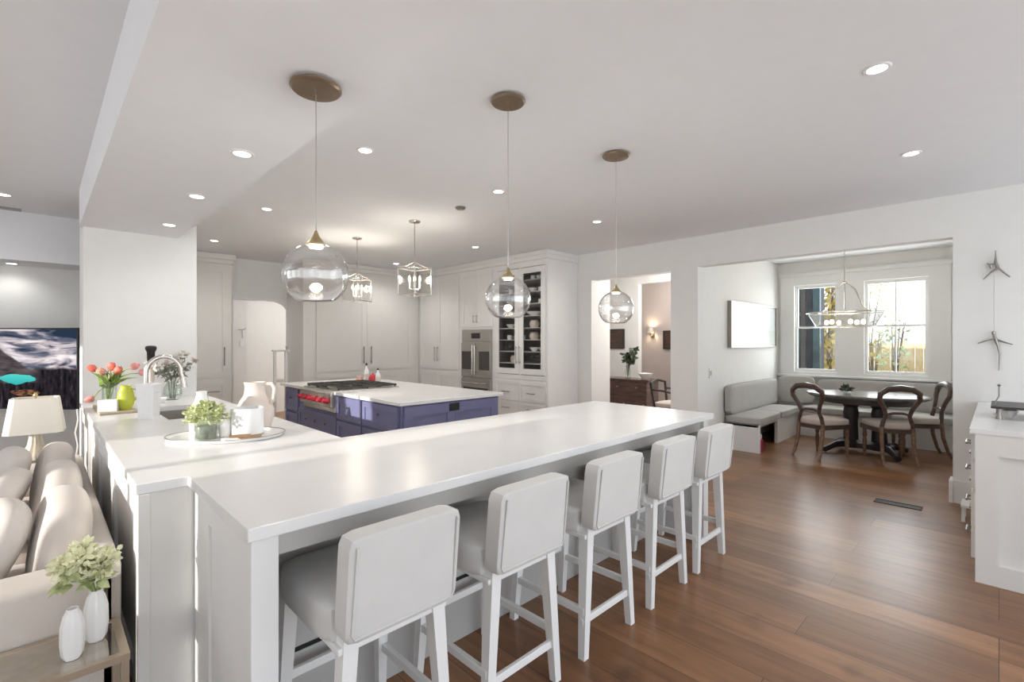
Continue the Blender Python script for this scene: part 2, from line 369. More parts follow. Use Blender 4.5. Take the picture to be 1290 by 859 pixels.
def window(n, y0, y1, label):
    z0, z1 = 0.95, 2.357; zm = 1.672
    fr = MB(); x0, x1 = 8.93, 9.0
    fr.cells([y0, y0+.018, y1-.018, y1], [z0, z0+.02, z1-.02, z1], lambda y, z: not (y0+.018 < y < y1-.018 and z0+.02 < z < z1-.02), x0, x1+.03, 'yzx')
    o = struct('window_%d' % n, fr, M['trim'], label)
    for (a, b, dx) in ((z0+.02, zm+.015, 0), (zm-.015, z1-.02, .025)):
        sa = MB(); u0, u1 = y0+.018, y1-.018
        us = [u0, u0+.022, u1-.022, u1]; keep = lambda y, z: not (u0+.022 < y < u1-.022 and a+.03 < z < b-.03)
        if y1-y0 > 0.7:
            m_ = (u0+u1)/2; us = [u0, u0+.022, m_-.009, m_+.009, u1-.022, u1]; keep = lambda y, z: not ((u0+.022 < y < m_-.009 or m_+.009 < y < u1-.022) and a+.03 < z < b-.03)
        sa.cells(us, [a, a+.03, b-.03, b], keep, x0+dx, x0+dx+.024, 'yzx')
        s_ = struct('window_sash', sa, M['trim'], parent=o)
        struct('window_pane', MB().box(x0+dx+.010, x0+dx+.014, u0+.02, u1-.02, a+.02, b-.02), M['pane'], parent=s_)
window(1, 1.774, 2.372, 'double-hung window at the left, looking onto a dark navy house wing')
window(2, 0.693, 1.43, 'double-hung window at the right with vertical bar, looking onto a fence')
# hall beyond the second opening
struct('wall_hall_left', MB().box(XW+0.15, 6.30, 4.23, 4.75, 0, ZC), M['wall'], 'thick white jamb at left of the hall opening')
struct('wall_hall_back', MB().cells([2.98, 4.2, 4.86, 6.6], [0, 2.55, ZC], lambda y, z: not (4.2 < y < 4.86 and z < 2.55), 8.2, 8.32, 'yzx'), M['wall'], 'white hall partition with a doorway to the parlour')
struct('wall_parlour', MB().box(9.6, 9.75, 3.0, 7.0, 0, ZC), M['pink'], 'warm greyish pink wall of the far parlour')
struct('wall_hall_end', MB().box(XW+0.15, 9.75, 6.6, 6.75, 0, ZC), M['wall'], 'far end wall of the hall, hidden')
# kitchen back walls
struct('wall_back', MB().cells([1.0, 2.17, 3.12, XW+.15], [0, 2.13, ZC], lambda x, z: not (2.17 < x < 3.12 and z < 2.13), 8.4, 8.52, 'xzy'), M['wall'], 'recessed back wall of kitchen with the corridor doorway')
d1 = MB().box(2.145, 2.17, 8.385, 8.53, 0, 2.155, .003); d1.box(3.0, 3.12, 8.385, 8.53, 0, 2.13, .003); d1.box(2.17, 3.0, 8.385, 8.53, 2.105, 2.13, .003)
d1.poly([(3.0, 1.98), (3.0, 2.105), (2.80, 2.105), (2.88, 2.085), (2.95, 2.045)], (-8.53, -8.385), T=Matrix(((1, 0, 0, 0), (0, 0, -1, 0), (0, 1, 0, 0), (0, 0, 0, 1))))
struct('door_1', d1, M['trim'], 'white cased doorway with rounded corner at the back of the kitchen')
struct('wall_corridor_back', MB().box(1.0, 4.6, 10.4, 10.55, 0, ZC), M['wall'], 'pale grey wall at the end of the corridor')
struct('wall_corridor_left', MB().box(1.0, 2.71, 9.6, 9.75, 0, ZC), M['wall'], 'bright wall return seen at left in the corridor doorway')
struct('wall_corridor_right', MB().box(4.45, 4.6, 8.52, 10.4, 0, ZC), M['wall'], 'right side wall of the corridor, hidden')
# pier and living room
struct('wall_pier', MB().box(0.272, 1.10, 5.5, 5.98, 0, ZC), M['wall'], 'white pier rising behind the sink counter')
struct('wall_living_back', MB().box(-4.2, 0.95, 7.45, 7.6, 0, ZC), M['wall'], 'living room wall behind the television')
struct('wall_living_right', MB().box(0.95, 1.1, 5.98, 8.6, 0, ZC), M['wall'], 'wall between living room and kitchen, hidden')
struct('trim_3', MB().box(-4.2, 0.95, 6.93, 7.45, 2.255, ZC), M['ceil'], 'dropped grey soffit above the television wall')
yl = [-3.2, 2.15, 2.42, 2.50, 3.256, 4.10, 4.62, 4.80, 5.32, 5.6, 6.1, 7.6]; zl = [0, 0.55, 2.30, ZC]
lw = lambda y, z: not (0.55 < z < 2.30 and (2.15 < y < 2.42 or 2.50 < y < 3.256 or 4.10 < y < 4.62 or 4.80 < y < 5.32 or 5.6 < y < 6.1))
struct('wall_living_left', MB().cells(yl, zl, lw, -4.2, -4.05, 'yzx'), M['wall'], 'living room window wall at the far left, unseen, its openings shaped for the sun patches')  # unseen wall, openings cut to shape the sun patches indoors
# baseboards
bb = MB(); bb.box(XW-.022, XW, -3.2, 0.29, 0, 0.20, .004); bb.box(XW-.022, XW, 2.62, 2.98, 0, 0.2, .004); bb.box(XW-.03, XW+.15, 0.285, 0.315, 0, .2, .004); bb.box(XW-.022, XW, 4.23, 4.47, 0, 0.2, .004)
struct('baseboard_right', bb, M['trim'], 'tall white baseboard along the right wall')
struct('baseboard_nook', MB().box(XW+.0, 6.55, 2.60, 2.62, 0, .2, .004), M['trim'], 'white baseboard on the nook wall beside the bench')

# ------------------------------------------------------------------ ceiling downlights
def downlight(x, y, z, label, energy=12.0, grp=None):
    t = thing('recessed_light', label, 'ceiling light', (x, y, z), 0, grp)
    MB(FR(t)).lathe([(0.040, -.001), (0.042, -.006), (0.053, -.006), (0.058, -.001), (0.058, 0.0)], n=24).build('trim_ring', M['trim'], t, True)
    MB(FR(t)).lathe([(0, -.003), (0.041, -.003), (0.041, 0)], n=20).build('lens', M['lens'], t)
    lamp('downlight_beam', 'SPOT', (0, 0, -.02), energy, (1, 0.975, 0.94), .05, (0, 0, 0), 2.6, t)
    return t
G = 'recessed lights in the kitchen ceiling'
for (x, y, l) in [(2.868, .411, 'recessed light nearest the camera, biggest, upper right of the ceiling'), (4.326, .429, 'recessed light above the nook side of floor, just right of the nook'),
                  (1.593, 3.047, 'recessed light between the first and second globe pendant canopies'), (2.856, 3.064, 'recessed light just left of the second globe pendant cord'),
                  (4.334, 3.077, 'recessed light just left of the third globe pendant cord'), (1.603, 5.07, 'recessed light left of the first globe pendant cord, past the beam edge'),
                  (1.621, 7.131, 'recessed light above the tall corner cabinet beside the pier'), (4.296, 5.075, 'recessed light right of the lanterns, in front of the oven cabinet'),
                  (4.262, 7.084, 'recessed light deep in the cabinet corner, left of the right lantern')]:
    downlight(x, y, ZC, l, 12.0 if y < 4 else 24.0, grp=G)
for (x, y, l) in [(.76, 2.785, 'nearest recessed light in the dropped beam'), (.765, 3.818, 'middle recessed light in the dropped beam'), (.785, 4.906, 'farthest recessed light in the dropped beam, by the pier')]:
    downlight(x, y, 2.42, l, 6.0, 'recessed lights in the dropped beam')
downlight(-.218, 6.223, ZC, 'recessed light in the living room ceiling at the left picture edge', 5.0, 'living room recessed lights')
downlight(-.20, 7.25, 2.255, 'small recessed light in the soffit washing the wall above the television', 4.0, 'living room recessed lights')
t = thing('smoke_detector', 'small grey ceiling sensor between the lantern canopy and second globe pendant', 'detector', (2.928, 3.685, ZC))
MB(FR(t)).lathe([(0.05, 0), (0.05, -.012), (0.042, -.02), (0, -.022)], n=20).build('housing', M['pull'], t, True)
MB(FR(t)).lathe([(0.014, -.02), (0.014, -.03), (0, -.032)], n=12).build('sensor_tip', M['steel'], t, True)
o = MB().box(-0.62, -0.12, 6.78, 6.90, ZC-.006, ZC, .002).build('ceiling_vent', M['pull']); tag(o, 'slim grey air vent in the living room ceiling', 'vent')

# ------------------------------------------------------------------ cabinet helpers
def shaker(F, x0, x1, z0, z1, name, m, parent, y=0.0, rail=0.06, t=0.02, glassy=False, gap=0.002):
    """door or drawer front in frame F, front plane at local y, facing -Y"""
    x0 += gap; x1 -= gap; z0 += gap; z1 -= gap
    mb = MB(F); r = min(rail, (x1-x0)*.3, (z1-z0)*.3)
    mb.cells([x0, x0+r, x1-r, x1], [z0, z0+r, z1-r, z1], lambda u, v: not (x0+r < u < x1-r and z0+r < v < z1-r), y-t, y, 'xzy')
    if not glassy: mb.box(x0+r, x1-r, y-t+.009, y-.001, z0+r, z1-r)
    o = mb.build(name, m, parent)
    if glassy: MB(F).box(x0+r-.004, x1-r+.004, y-t+.008, y-t+.012, z0+r-.004, z1-r+.004).build('glass_pane', M['cpane'], o)
    return o
def pull(F, x, z, L, parent, vertical=True, y=-0.02, m=None, r=0.006, name='handle'):
    mb = MB(F); d = .032
    if vertical:
        mb.cyl((x, y-d, z-L/2), (x, y-d, z+L/2), r, n=10)
        for q in (-.4, .4): mb.cyl((x, y, z+q*L), (x, y-d, z+q*L), r*.8, n=8)
    else:
        mb.cyl((x-L/2, y-d, z), (x+L/2, y-d, z), r, n=10)
        for q in (-.4, .4): mb.cyl((x+q*L, y, z), (x+q*L, y-d, z), r*.8, n=8)
    return mb.build(name, m or M['pull'], parent, True)
def knob(F, x, z, parent, y=-0.02, m=None):
    Ft = F @ Matrix.Translation((x, y, z)) @ Matrix.Rotation(PI/2, 4, 'X')
    return MB(Ft).lathe([(0.006, 0), (0.006, .012), (0.015, .018), (0.016, .026), (0, .03)], n=12).build('knob', m or M['pull'], parent, True)

# ------------------------------------------------------------------ peninsula: base units, worktop
# sink run: x .27..1.17 ; bar: x .41..3.49, y 1.45..2.5
t = thing('sink_base_cabinet', 'white sink cabinet run under the left counter, its panelled back towards the sofa', 'cabinet', (0.7, 3.9, 0))
MB().cells([.272, .60, .98, 1.14], [2.215, 3.86, 4.72, 5.495], lambda u, v: not (.60 < u < .98 and 3.86 < v < 4.72), .10, .875).build('carcass', M['cabw'], t)
MB().box(.31, 1.09, 2.26, 5.49, 0, .10).build('toe_kick', M['cabw'], t)
bp = MB()
for (a, b) in ((2.24, 3.05), (3.05, 3.86), (3.86, 4.67), (4.67, 5.48)):
    bp.cells([a+.01, a+.08, b-.08, b-.01], [.12, .2, .78, .865], lambda u, v: not (a+.08 < u < b-.08 and .2 < v < .78), .258, .272, 'yzx')
bp.build('back_panel', M['cabw'], t)
ep = MB().box(.274, .44, 2.20, 2.215, .0, .875, .002); ep.box(.274, .44, 2.188, 2.20, 0, .11, .003); ep.box(.255, .292, 2.186, 2.24, 0, .875, .003)
ep.build('end_panel', M['cab'], t)
F = Matrix.Translation((1.14, 2.55, 0)) @ Matrix.Rotation(PI/2, 4, 'Z')
for k in range(4):
    d = shaker(F, .02+k*.72, .02+(k+1)*.72, .12, .86, 'door', M['cabw'], t)
    pull(F, .1+k*.72, .72, .14, d)
t = thing('bar_base_cabinet', 'long white bar cabinet with shaker end panel and grey knee wall behind the stools', 'cabinet', (1.95, 1.95, 0))
MB().cells([.46, 1.16, 3.44], [1.84, 2.185, 2.45], lambda u, v: not (u < 1.16 and v > 2.185), .0, .875).build('carcass', M['cab'], t)
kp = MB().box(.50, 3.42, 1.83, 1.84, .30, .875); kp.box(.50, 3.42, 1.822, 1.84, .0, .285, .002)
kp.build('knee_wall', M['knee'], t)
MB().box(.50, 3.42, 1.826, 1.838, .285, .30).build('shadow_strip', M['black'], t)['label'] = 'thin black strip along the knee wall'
for (a, b) in ((.425, .50), (3.37, 3.445)):
    MB().box(a, b, 1.475, 1.55, 0, .875, .003).build('post', M['cabw'], t)
fe = MB(); fe.cells([1.55, 1.64, 1.98, 2.186], [0, .10, .78, .875], lambda u, v: not (1.64 < u < 1.98 and .10 < v < .78), .432, .46, 'yzx'); fe.box(.441, .459, 1.64, 1.98, .1, .78)
fe.box(.422, .432, 1.475, 2.186, 0, .10, .003)
fe.build('end_panel', M['cabw'], t)
MB().box(3.41, 3.44, 1.55, 1.84, 0, .875, .003).build('end_panel', M['cabw'], t)
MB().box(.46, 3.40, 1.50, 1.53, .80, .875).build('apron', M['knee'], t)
sl = MB()
xs_ = [.25, .41, .62, .96, 1.17, 3.49]; ys_ = [1.45, 2.19, 2.50, 3.88, 4.70, 5.495]
def ks(x, y):
    a = .25 < x < 1.17 and 2.19 < y < 5.5 and not (.62 < x < .96 and 3.88 < y < 4.70)
    return a or (.41 < x < 3.49 and 1.45 < y < 2.5)
sl.cells(xs_, ys_, ks, .876, HB)
o = sl.build('countertop', M['quartz']); tag(o, 'long L-shaped white quartz countertop of the bar and sink run', 'countertop')
bv = o.modifiers.new('edge', 'BEVEL'); bv.width = .003; bv.segments = 2; bv.limit_method = 'ANGLE'
t = thing('sink', 'undermount steel sink set into the left counter', 'sink', (.79, 4.29, .70))
sb = MB(); sb.cells([.61, .625, .955, .97], [3.87, 3.885, 4.695, 4.71], lambda u, v: not (.625 < u < .955 and 3.885 < v < 4.695), .70, .875); sb.box(.61, .97, 3.87, 4.71, .685, .70)
sb.build('basin', M['steel'], t); MB().lathe([(0.0, .012), (.035, .012), (.045, .0)], (.79, 4.29, .70), 16).build('drain', M['pull'], t, True)
t = thing('faucet', 'tall brushed nickel gooseneck faucet standing behind the sink', 'faucet', (.55, 4.3, HB))
pts = [(.55, 4.3, HB+.05), (.55, 4.3, 1.21)]+[(.55+.105-.105*math.cos(a), 4.3, 1.21+.115*math.sin(a)) for a in [PI*k/14 for k in range(1, 14)]]+[(.762, 4.3, 1.19), (.772, 4.3, 1.15)]
MB().tube(pts, .016, 12).build('spout', M['nickel'], t, True)
MB().cyl((.771, 4.3, 1.165), (.780, 4.3, 1.09), .017, .020).build('spray_head', M['nickel'], t, True)
MB().lathe([(.032, 0), (.032, .008), (.024, .014), (.022, .08), (.017, .09)], (.55, 4.3, HB), 16).build('base', M['nickel'], t, True)
MB().tube([(.55, 4.28, HB+.06), (.55, 4.24, HB+.075), (.55, 4.18, HB+.11)], .007, 8).build('lever', M['nickel'], t, True)

# ------------------------------------------------------------------ counter stools
def make_stool():
    t = thing('counter_stool', 'x', 'stool', (0, 0, 0))
    # local: seat faces +Y (towards the bar), back at -Y ; origin on floor at the middle of the back legs
    MB().soft((0, .245, .605), (.42, .44, .135), 7, 8, .05).build('seat', M['fabric'], t, True)
    def lean(w): return Vector((w.x, w.y-.10*(w.z+.15)+.02, w.z))
    MB().soft((0, -.03, .735), (.385, .085, .31), 14, 10, 0.0, fn=lean).build('backrest', M['fabric'], t, True)
    pp = [(-.205, -.046, .587), (.205, -.046, .587)]
    MB().tube([(-.172, -.084, .865), (-.176, -.056, .615), (-.168, -.053, .598), (.168, -.053, .598), (.176, -.056, .615), (.172, -.084, .865)], .004, 6).build('piping', M['fabric'], t, True)
    for sx in (-1, 1):
        MB().taper((sx*.150, .02, .60), (sx*.195, .035-.03, 0), (.024, .026), (.017, .017)).build('leg', M['legwhite'], t)
        MB().taper((sx*.175, .41, .56), (sx*.195, .45, 0), (.024, .024), (.016, .016)).build('leg', M['legwhite'], t)
        MB().taper((sx*.194, .02, .175), (sx*.190, .44, .175), (.012, .001), (.012, .001))
    for (a, b, z) in (((-.195, .01), (.195, .01), .165), ((-.19, .44), (.19, .44), .26), ((-.193, .01), (-.19, .44), .21), ((.193, .01), (.19, .44), .21)):
        p0 = Vector((a[0], a[1], z)); p1 = Vector((b[0], b[1], z)); mb = MB()
        mb.box(min(a[0], b[0])-.009, max(a[0], b[0])+.009, min(a[1], b[1])-.009, max(a[1], b[1])+.009, z-.016, z+.016, .003)
        mb.build('stretcher', M['legwhite'], t)
    MB().box(-.19, .19, .0, .43, .535, .555, .004).build('seat_frame', M['legwhite'], t)
    return t
st = make_stool()
SL = ['white upholstered counter stool nearest the camera, at left end of the bar', 'second white counter stool from the left end of the bar', 'middle white counter stool of the five at the bar',
      'fourth white counter stool, second from the nook end', 'white counter stool farthest along, at the nook end of the bar']
for i, x in enumerate((.795, 1.365, 1.95, 2.54, 3.105)):
    o = st if i == 0 else copy_tree(st)
    place(o, (x, 1.315, 0), 0.0); o['label'] = SL[i]; o['group'] = 'five counter stools along the bar'

# ------------------------------------------------------------------ island
t = thing('kitchen_island', 'blue painted kitchen island base with drawers under the rangetop', 'island', (2.9, 5.0, 0))
IX0, IX1, IY0, IY1 = 2.22, 3.36, 3.61, 6.28
MB().cells([IX0, 2.97, IX1], [IY0, 4.84, 5.70, IY1], lambda u, v: not (u < 2.97 and 4.84 < v < 5.70), .0, .882).build('carcass', M['blue'], t)
MB().box(IX0, 2.97, 4.84, 5.70, 0, .68).build('range_bay', M['blue'], t)
Ff = Matrix.Translation((IX0, IY1, 0)) @ Matrix.Rotation(-PI/2, 4, 'Z')     # local x from far end to near end
L_ = IY1-IY0
dr = [(0, .42, .10, .58), (0, .42, .60, .87), (.42, 1.45, .38, .66), (.42, 1.45, .10, .36), (1.45, 2.0, .64, .87), (2.0, 2.65, .64, .87), (1.45, 2.0, .10, .62), (2.0, 2.65, .10, .62)]
for (a, b, c, d) in dr:
    q = shaker(Ff, a+.01, b-.01, c, d, 'drawer', M['blue'], t, rail=.05)
    if b-a > .9:
        for s_ in (.25, .5, .75): knob(Ff, a+(b-a)*s_, (c+d)/2+.03, q)
    else: knob(Ff, (a+b)/2, (c+d)/2+.02, q)
Fs = Matrix.Translation((IX0, IY0, 0))
for (a, b) in ((.02, .57), (.57, 1.12)): shaker(Fs, a, b, .10, .87, 'end_panel', M['blue'], t, rail=.09)
o = MB(Fs).box(.50, .62, -.024, -.011, .79, .86, .003).build('outlet_cover', M['black'], t); o['label'] = 'small black electrical outlet cover'
MB().box(IX0-.005, IX0+.025, IY1-.02, IY1+.005, .0, .882).build('corner_stile', M['blue'], t)
sl = MB().cells([2.185, 2.965, 3.40], [3.575, 4.845, 5.695, 6.42], lambda u, v: not (u < 2.965 and 4.845 < v < 5.695), .882, HB)
o = sl.build('island_countertop', M['quartz']); tag(o, 'white quartz countertop of the blue island', 'countertop')
bv = o.modifiers.new('edge', 'BEVEL'); bv.width = .004; bv.segments = 2; bv.limit_method = 'ANGLE'
# rangetop
t = thing('rangetop', 'steel gas rangetop with red knobs set into the island', 'rangetop', (2.57, 5.27, .69))
MB().box(2.20, 2.96, 4.85, 5.69, .69, .922, .004).build('body', M['steel'], t)
MB().box(2.155, 2.20, 4.85, 5.69, .745, .915, .012).build('control_panel', M['steel'], t)
MB().tube([(2.125, 4.87, .90), (2.125, 5.67, .90)], .012, 10).box(2.12, 2.16, 4.88, 4.90, .89, .91).box(2.12, 2.16, 5.64, 5.66, .89, .91).build('front_rail', M['steel'], t, True)
Fk = lambda y, z: Matrix.Translation((2.155, y, z)) @ Matrix.Rotation(-PI/2, 4, 'Y')
for k in range(6):
    y = 4.93+k*.135
    MB(Fk(y, .815)).lathe([(.034, 0), (.034, .008), (.026, .012), (.024, .045), (.020, .05), (0, .05)], n=16).box(-.006, .006, -.024, .024, .048, .06).build('knob', M['red'], t, True)
for k in range(3):
    y0 = 4.875+k*.268; g = MB()
    for xx in (2.24, 2.93): g.box(xx-.008, xx+.008, y0, y0+.255, .935, .955)
    for yy in (y0+.005, y0+.25): g.box(2.24, 2.93, yy-.008, yy+.008, .935, .955)
    for xx in (2.41, 2.585, 2.76): g.box(xx-.007, xx+.007, y0, y0+.255, .938, .957)
    g.box(2.24, 2.93, y0+.12, y0+.134, .938, .957)
    for xx in (2.25, 2.585, 2.92):
        for yy in (y0+.01, y0+.245): g.box(xx-.007, xx+.007, yy-.007, yy+.007, .92, .94)
    g.build('grate', M['iron'], t)
    for xx in (2.41, 2.76): MB().lathe([(.055, 0), (.05, .012), (.03, .014), (0, .016)], (xx, y0+.127, .92), 16).build('burner', M['iron'], t, True)
# bottles on island by the rangetop
def bottle(name, label, x, y, z, h, r, body, neckm, capm, cat='bottle'):
    t = thing(name, label, cat, (x, y, z), 0, 'bottles on the island')
    MB().lathe([(0, 0), (r, 0), (r, h*.5), (r*.85, h*.6), (r*.36, h*.72), (r*.34, h*.88), (0, h*.88)], (x, y, z), 16).build('body', body, t, True)
    MB().lathe([(r*.42, h*.86), (r*.42, h*.93), (r*.3, h*.96), (r*.12, h), (0, h)], (x, y, z), 10).build('stopper', capm, t, True)
    MB().lathe([(r*1.015, h*.1), (r*1.015, h*.42)], (x, y, z), 16).build('paper_label', neckm, t, True)
bottle('oil_bottle', 'tall white oil bottle with dark pourer on the island, the taller of two', 3.03, 5.76, HB, .25, .033, M['china'], M['bisque'], M['black'])
bottle('oil_bottle', 'short white oil bottle with black stopper on the island beside the red jar', 3.06, 5.52, HB, .19, .033, M['china'], M['bisque'], M['black'])
t = thing('lidded_jar', 'round red jar with pale rim on the island behind the rangetop', 'jar', (3.035, 5.60, HB))
MB().lathe([(0, 0), (.04, 0), (.055, .03), (.052, .07), (.038, .09), (0, .09)], (3.035, 5.60, HB), 18).build('body', M['red'], t, True)
MB().lathe([(.04, .09), (.035, .1), (.01, .105), (.012, .12), (0, .124)], (3.035, 5.60, HB), 14).build('lid', M['red'], t, True)
t = thing('small_jar', 'small pinkish jar with cream lid at left of the island bottles', 'jar', (2.985, 5.87, HB))
MB().lathe([(0, 0), (.035, 0), (.04, .03), (.036, .06), (0, .06)], (2.985, 5.87, HB), 16).build('body', M['tulippink'], t, True)
MB().lathe([(.037, .06), (.037, .075), (0, .08)], (2.985, 5.87, HB), 16).build('lid', M['bisque'], t, True)

# ------------------------------------------------------------------ right cabinet run (front plane x = 5.13, faces -x)
XF = 5.13
def unit_frame(yfar): return Matrix.Translation((XF, yfar, 0)) @ Matrix.Rotation(-PI/2, 4, 'Z')
dep = XW-XF-.005
# china cabinet y 4.48..5.60
F = unit_frame(5.60); wd = 1.12
t = thing('china_cabinet', 'tall white cabinet with two glass doors full of dishes', 'cabinet', (XF+dep/2, 5.04, 0))
b = MB(F); b.box(0, .02, .0, dep, 0, 2.62); b.box(wd-.02, wd, .0, dep, 0, 2.62); b.box(.02, wd-.02, 0, dep, 0, .93); b.box(.02, wd-.02, 0, dep, 2.54, 2.62); b.box(wd/2-.02, wd/2+.02, 0, .02, .93, 2.54)
b.box(.02, .06, 0, .02, .93, 2.54); b.box(wd-.06, wd-.02, 0, .02, .93, 2.54)
b.build('carcass', M['cabw'], t)
b = MB(F); b.box(.02, wd-.02, dep-.02, dep-.002, .93, 2.54); b.box(.02, .024, .03, dep-.02, .93, 2.54); b.box(wd-.024, wd-.02, .03, dep-.02, .93, 2.54); b.box(.024, wd-.024, .03, dep-.02, .93, .934)
b.build('dark_lining', M['dishin'], t)['label'] = 'dark grey interior lining'
SHZ = [.936+k*.178 for k in range(9)]
for z in SHZ[1:]: MB(F).box(.024, wd-.024, .035, dep-.02, z-.010, z-.001).build('shelf', M['cab'], t)
cr_ = MB(F); cr_.box(-.0, wd+.02, -.03, dep, 2.62, 2.68, .004); cr_.box(-.0, wd+.03, -.05, dep, 2.68, ZC-.002, .006)
cr_.build('crown', M['cabw'], t)
for (a, b_, hx) in ((.03, wd/2, wd/2-.035), (wd/2, wd-.03, wd/2+.035)):
    d = shaker(F, a, b_, .95, 2.53, 'door', M['cabw'], t, rail=.085, glassy=True)
    pull(F, hx, 1.24, .27, d)
for (a, b_) in ((.03, wd/2), (wd/2, wd-.03)):
    for (c, e) in ((.55, .85), (.12, .54)):
        d = shaker(F, a, b_, c, e, 'drawer', M['cabw'], t, rail=.05)
        pull(F, (a+b_)/2, e-.17 if e > .6 else e-.1, .16, d, False)
MB(F).box(.02, wd-.02, -.012, 0, .875, .945, .004).build('rail', M['cabw'], t)
# dishes
ordn = ['lowest', 'second lowest', 'third lowest', 'fourth lowest', 'fifth lowest', 'fourth highest', 'third highest', 'second highest', 'top']
def bowl(mb, c, r, h): return mb.lathe([(0, .002), (r*.45, 0), (r*.5, .008), (r*.9, h*.75), (r, h), (r*.94, h), (r*.84, h*.75), (r*.4, .014), (0, .012)], c, 18)
def mug(mb, c, r, h):
    mb.lathe([(0, 0), (r*.9, 0), (r, h*.3), (r, h), (r*.9, h), (r*.88, .01), (0, .01)], c, 16)
    return mb
kinds = {'bowl': ('white china bowl', .075, .06), 'mug': ('white china cup', .036, .07), 'plates': ('stack of white plates', .10, .06), 'goblet': ('clear stemmed glass', .035, .12), 'pot': ('pale stoneware crock', .075, .11), 'platter': ('wide white serving bowl', .13, .06)}
rowsL = {0: ['goblet', 'goblet', 'mug'], 1: ['pot'], 2: ['goblet', 'goblet', 'goblet'], 3: ['mug', 'mug', 'mug'], 4: ['bowl', 'mug'], 5: ['plates'], 6: ['bowl', 'bowl'], 7: ['mug', 'mug'], 8: ['goblet', 'goblet']}
rowsR = {0: ['bowl', 'mug', 'goblet'], 1: ['goblet', 'goblet', 'goblet', 'goblet'], 2: ['bowl', 'platter'], 3: ['pot', 'pot'], 4: ['pot', 'bowl'], 5: ['platter', 'bowl'], 6: ['goblet', 'mug', 'goblet'], 7: ['bowl', 'mug', 'mug'], 8: ['mug', 'bowl', 'mug']}
proto = {}
posn = {1: [''], 2: ['at the left', 'at the right'], 3: ['at the left', 'in the middle', 'at the right'], 4: ['at the far left', 'second from left', 'third from left', 'at the far right']}
for side, rows, xa, xb in (('left', rowsL, .12, .49), ('right', rowsR, .62, 1.00)):
    for k, row in rows.items():
        for i, kd in enumerate(row):
            nm, r, h = kinds[kd]; lx = xa+(xb-xa)*(i+.5)/len(row); ly = .16+.03*((i*7+k*3) % 3)
            p = F @ Vector((lx, ly, SHZ[k]+.001))
            if kd not in proto:
                mb = MB(); name = {'bowl': 'china_bowl', 'mug': 'china_cup', 'plates': 'plate_stack', 'goblet': 'stemmed_glass', 'pot': 'stoneware_crock', 'platter': 'serving_bowl'}[kd]
                if kd in ('bowl', 'platter'): bowl(mb, (0, 0, 0), r, h); o = mb.build(name, M['china'], None, True)
                elif kd == 'mug':
                    mug(mb, (0, 0, 0), r, h); o = mb.build(name, M['china'], None, True)
                    MB().tube([(-.0, -r*.95, h*.8)]+[(0, -r*.95-.022*math.sin(PI*j/6), h*(.8-.55*j/6)) for j in range(1, 6)]+[(0, -r*.95, h*.25)], .005, 6).build('handle', M['china'], o, True)
                elif kd == 'plates':
                    for j in range(6): mb.lathe([(0, .002), (r*.6, 0), (r, .012), (r, .015), (r*.6, .005), (0, .006)], (0, 0, j*.009), 20)
                    o = mb.build(name, M['china'], None, True)
                elif kd == 'pot':
                    mb.lathe([(0, 0), (r*.8, 0), (r, h*.35), (r*.96, h*.75), (r*.75, h*.9), (r*.8, h), (r*.72, h), (r*.68, h*.88), (0, h*.86)], (0, 0, 0), 18); o = mb.build(name, M['bisque'], None, True)
                else:
                    mb.lathe([(0, 0), (r*.8, 0), (r*.75, .004), (.005, .008), (.004, h*.45), (r*.6, h*.55), (r, h*.75), (r*.85, h), (r*.8, h), (r*.95, h*.75), (r*.55, h*.57), (0, h*.5)], (0, 0, 0), 16); o = mb.build(name, M['vaseglass'], None, True)
                proto[kd] = o
            else: o = copy_tree(proto[kd])
            o.location = p; o.rotation_euler = (0, 0, .4*i+.3*k)
            tag(o, '%s on the %s shelf behind the %s glass door%s' % (nm, ordn[k], side, (', '+posn[len(row)][i]) if posn[len(row)][i] else ''), {'bowl': 'bowl', 'mug': 'cup', 'plates': 'plates', 'goblet': 'glass', 'pot': 'crock', 'platter': 'bowl'}[kd], 'dishes in the glass-door cabinet')
            o['label'] = ' '.join(o['label'].split()[:16])
# oven tower y 5.60..6.44
F = unit_frame(6.44); wd = .84
t = thing('oven_cabinet', 'tall white cabinet tower housing the steel wall oven', 'cabinet', (XF+dep/2, 6.02, 0))
b = MB(F); b.box(0, .045, 0, dep, 0, 2.62); b.box(wd-.045, wd, 0, dep, 0, 2.62); b.box(.045, wd-.045, 0, dep, 0, .40); b.box(.045, wd-.045, 0, dep, 1.64, 2.62); b.box(.045, wd-.045, dep-.05, dep, .40, 1.64)
b.build('carcass', M['cabw'], t)
cr_ = MB(F); cr_.box(0, wd, -.03, dep, 2.62, 2.68, .004); cr_.box(0, wd, -.05, dep, 2.68, ZC-.002, .006); cr_.build('crown', M['cabw'], t)
for (a, c, hx) in ((.03, wd/2, wd/2-.04), (wd/2, wd-.03, wd/2+.04)):
    d = shaker(F, a, c, 1.68, 2.58, 'door', M['cabw'], t); pull(F, hx, 1.81, .12, d)
shaker(F, .03, wd-.03, .12, .38, 'drawer', M['cabw'], t)
t = thing('wall_oven', 'steel double wall oven with french doors in the white tower', 'oven', (XF+.2, 6.02, .41))
MB(F).box(.05, wd-.05, -.012, dep-.06, .41, 1.635, .004).build('body', M['oven'], t)
cp = MB(F).box(.055, wd-.055, -.03, -.012, 1.44, 1.63, .004).build('control_panel', M['oven'], t)
MB(F).box(.31, .53, -.033, -.029, 1.49, 1.58, .002).build('display', M['black'], cp)
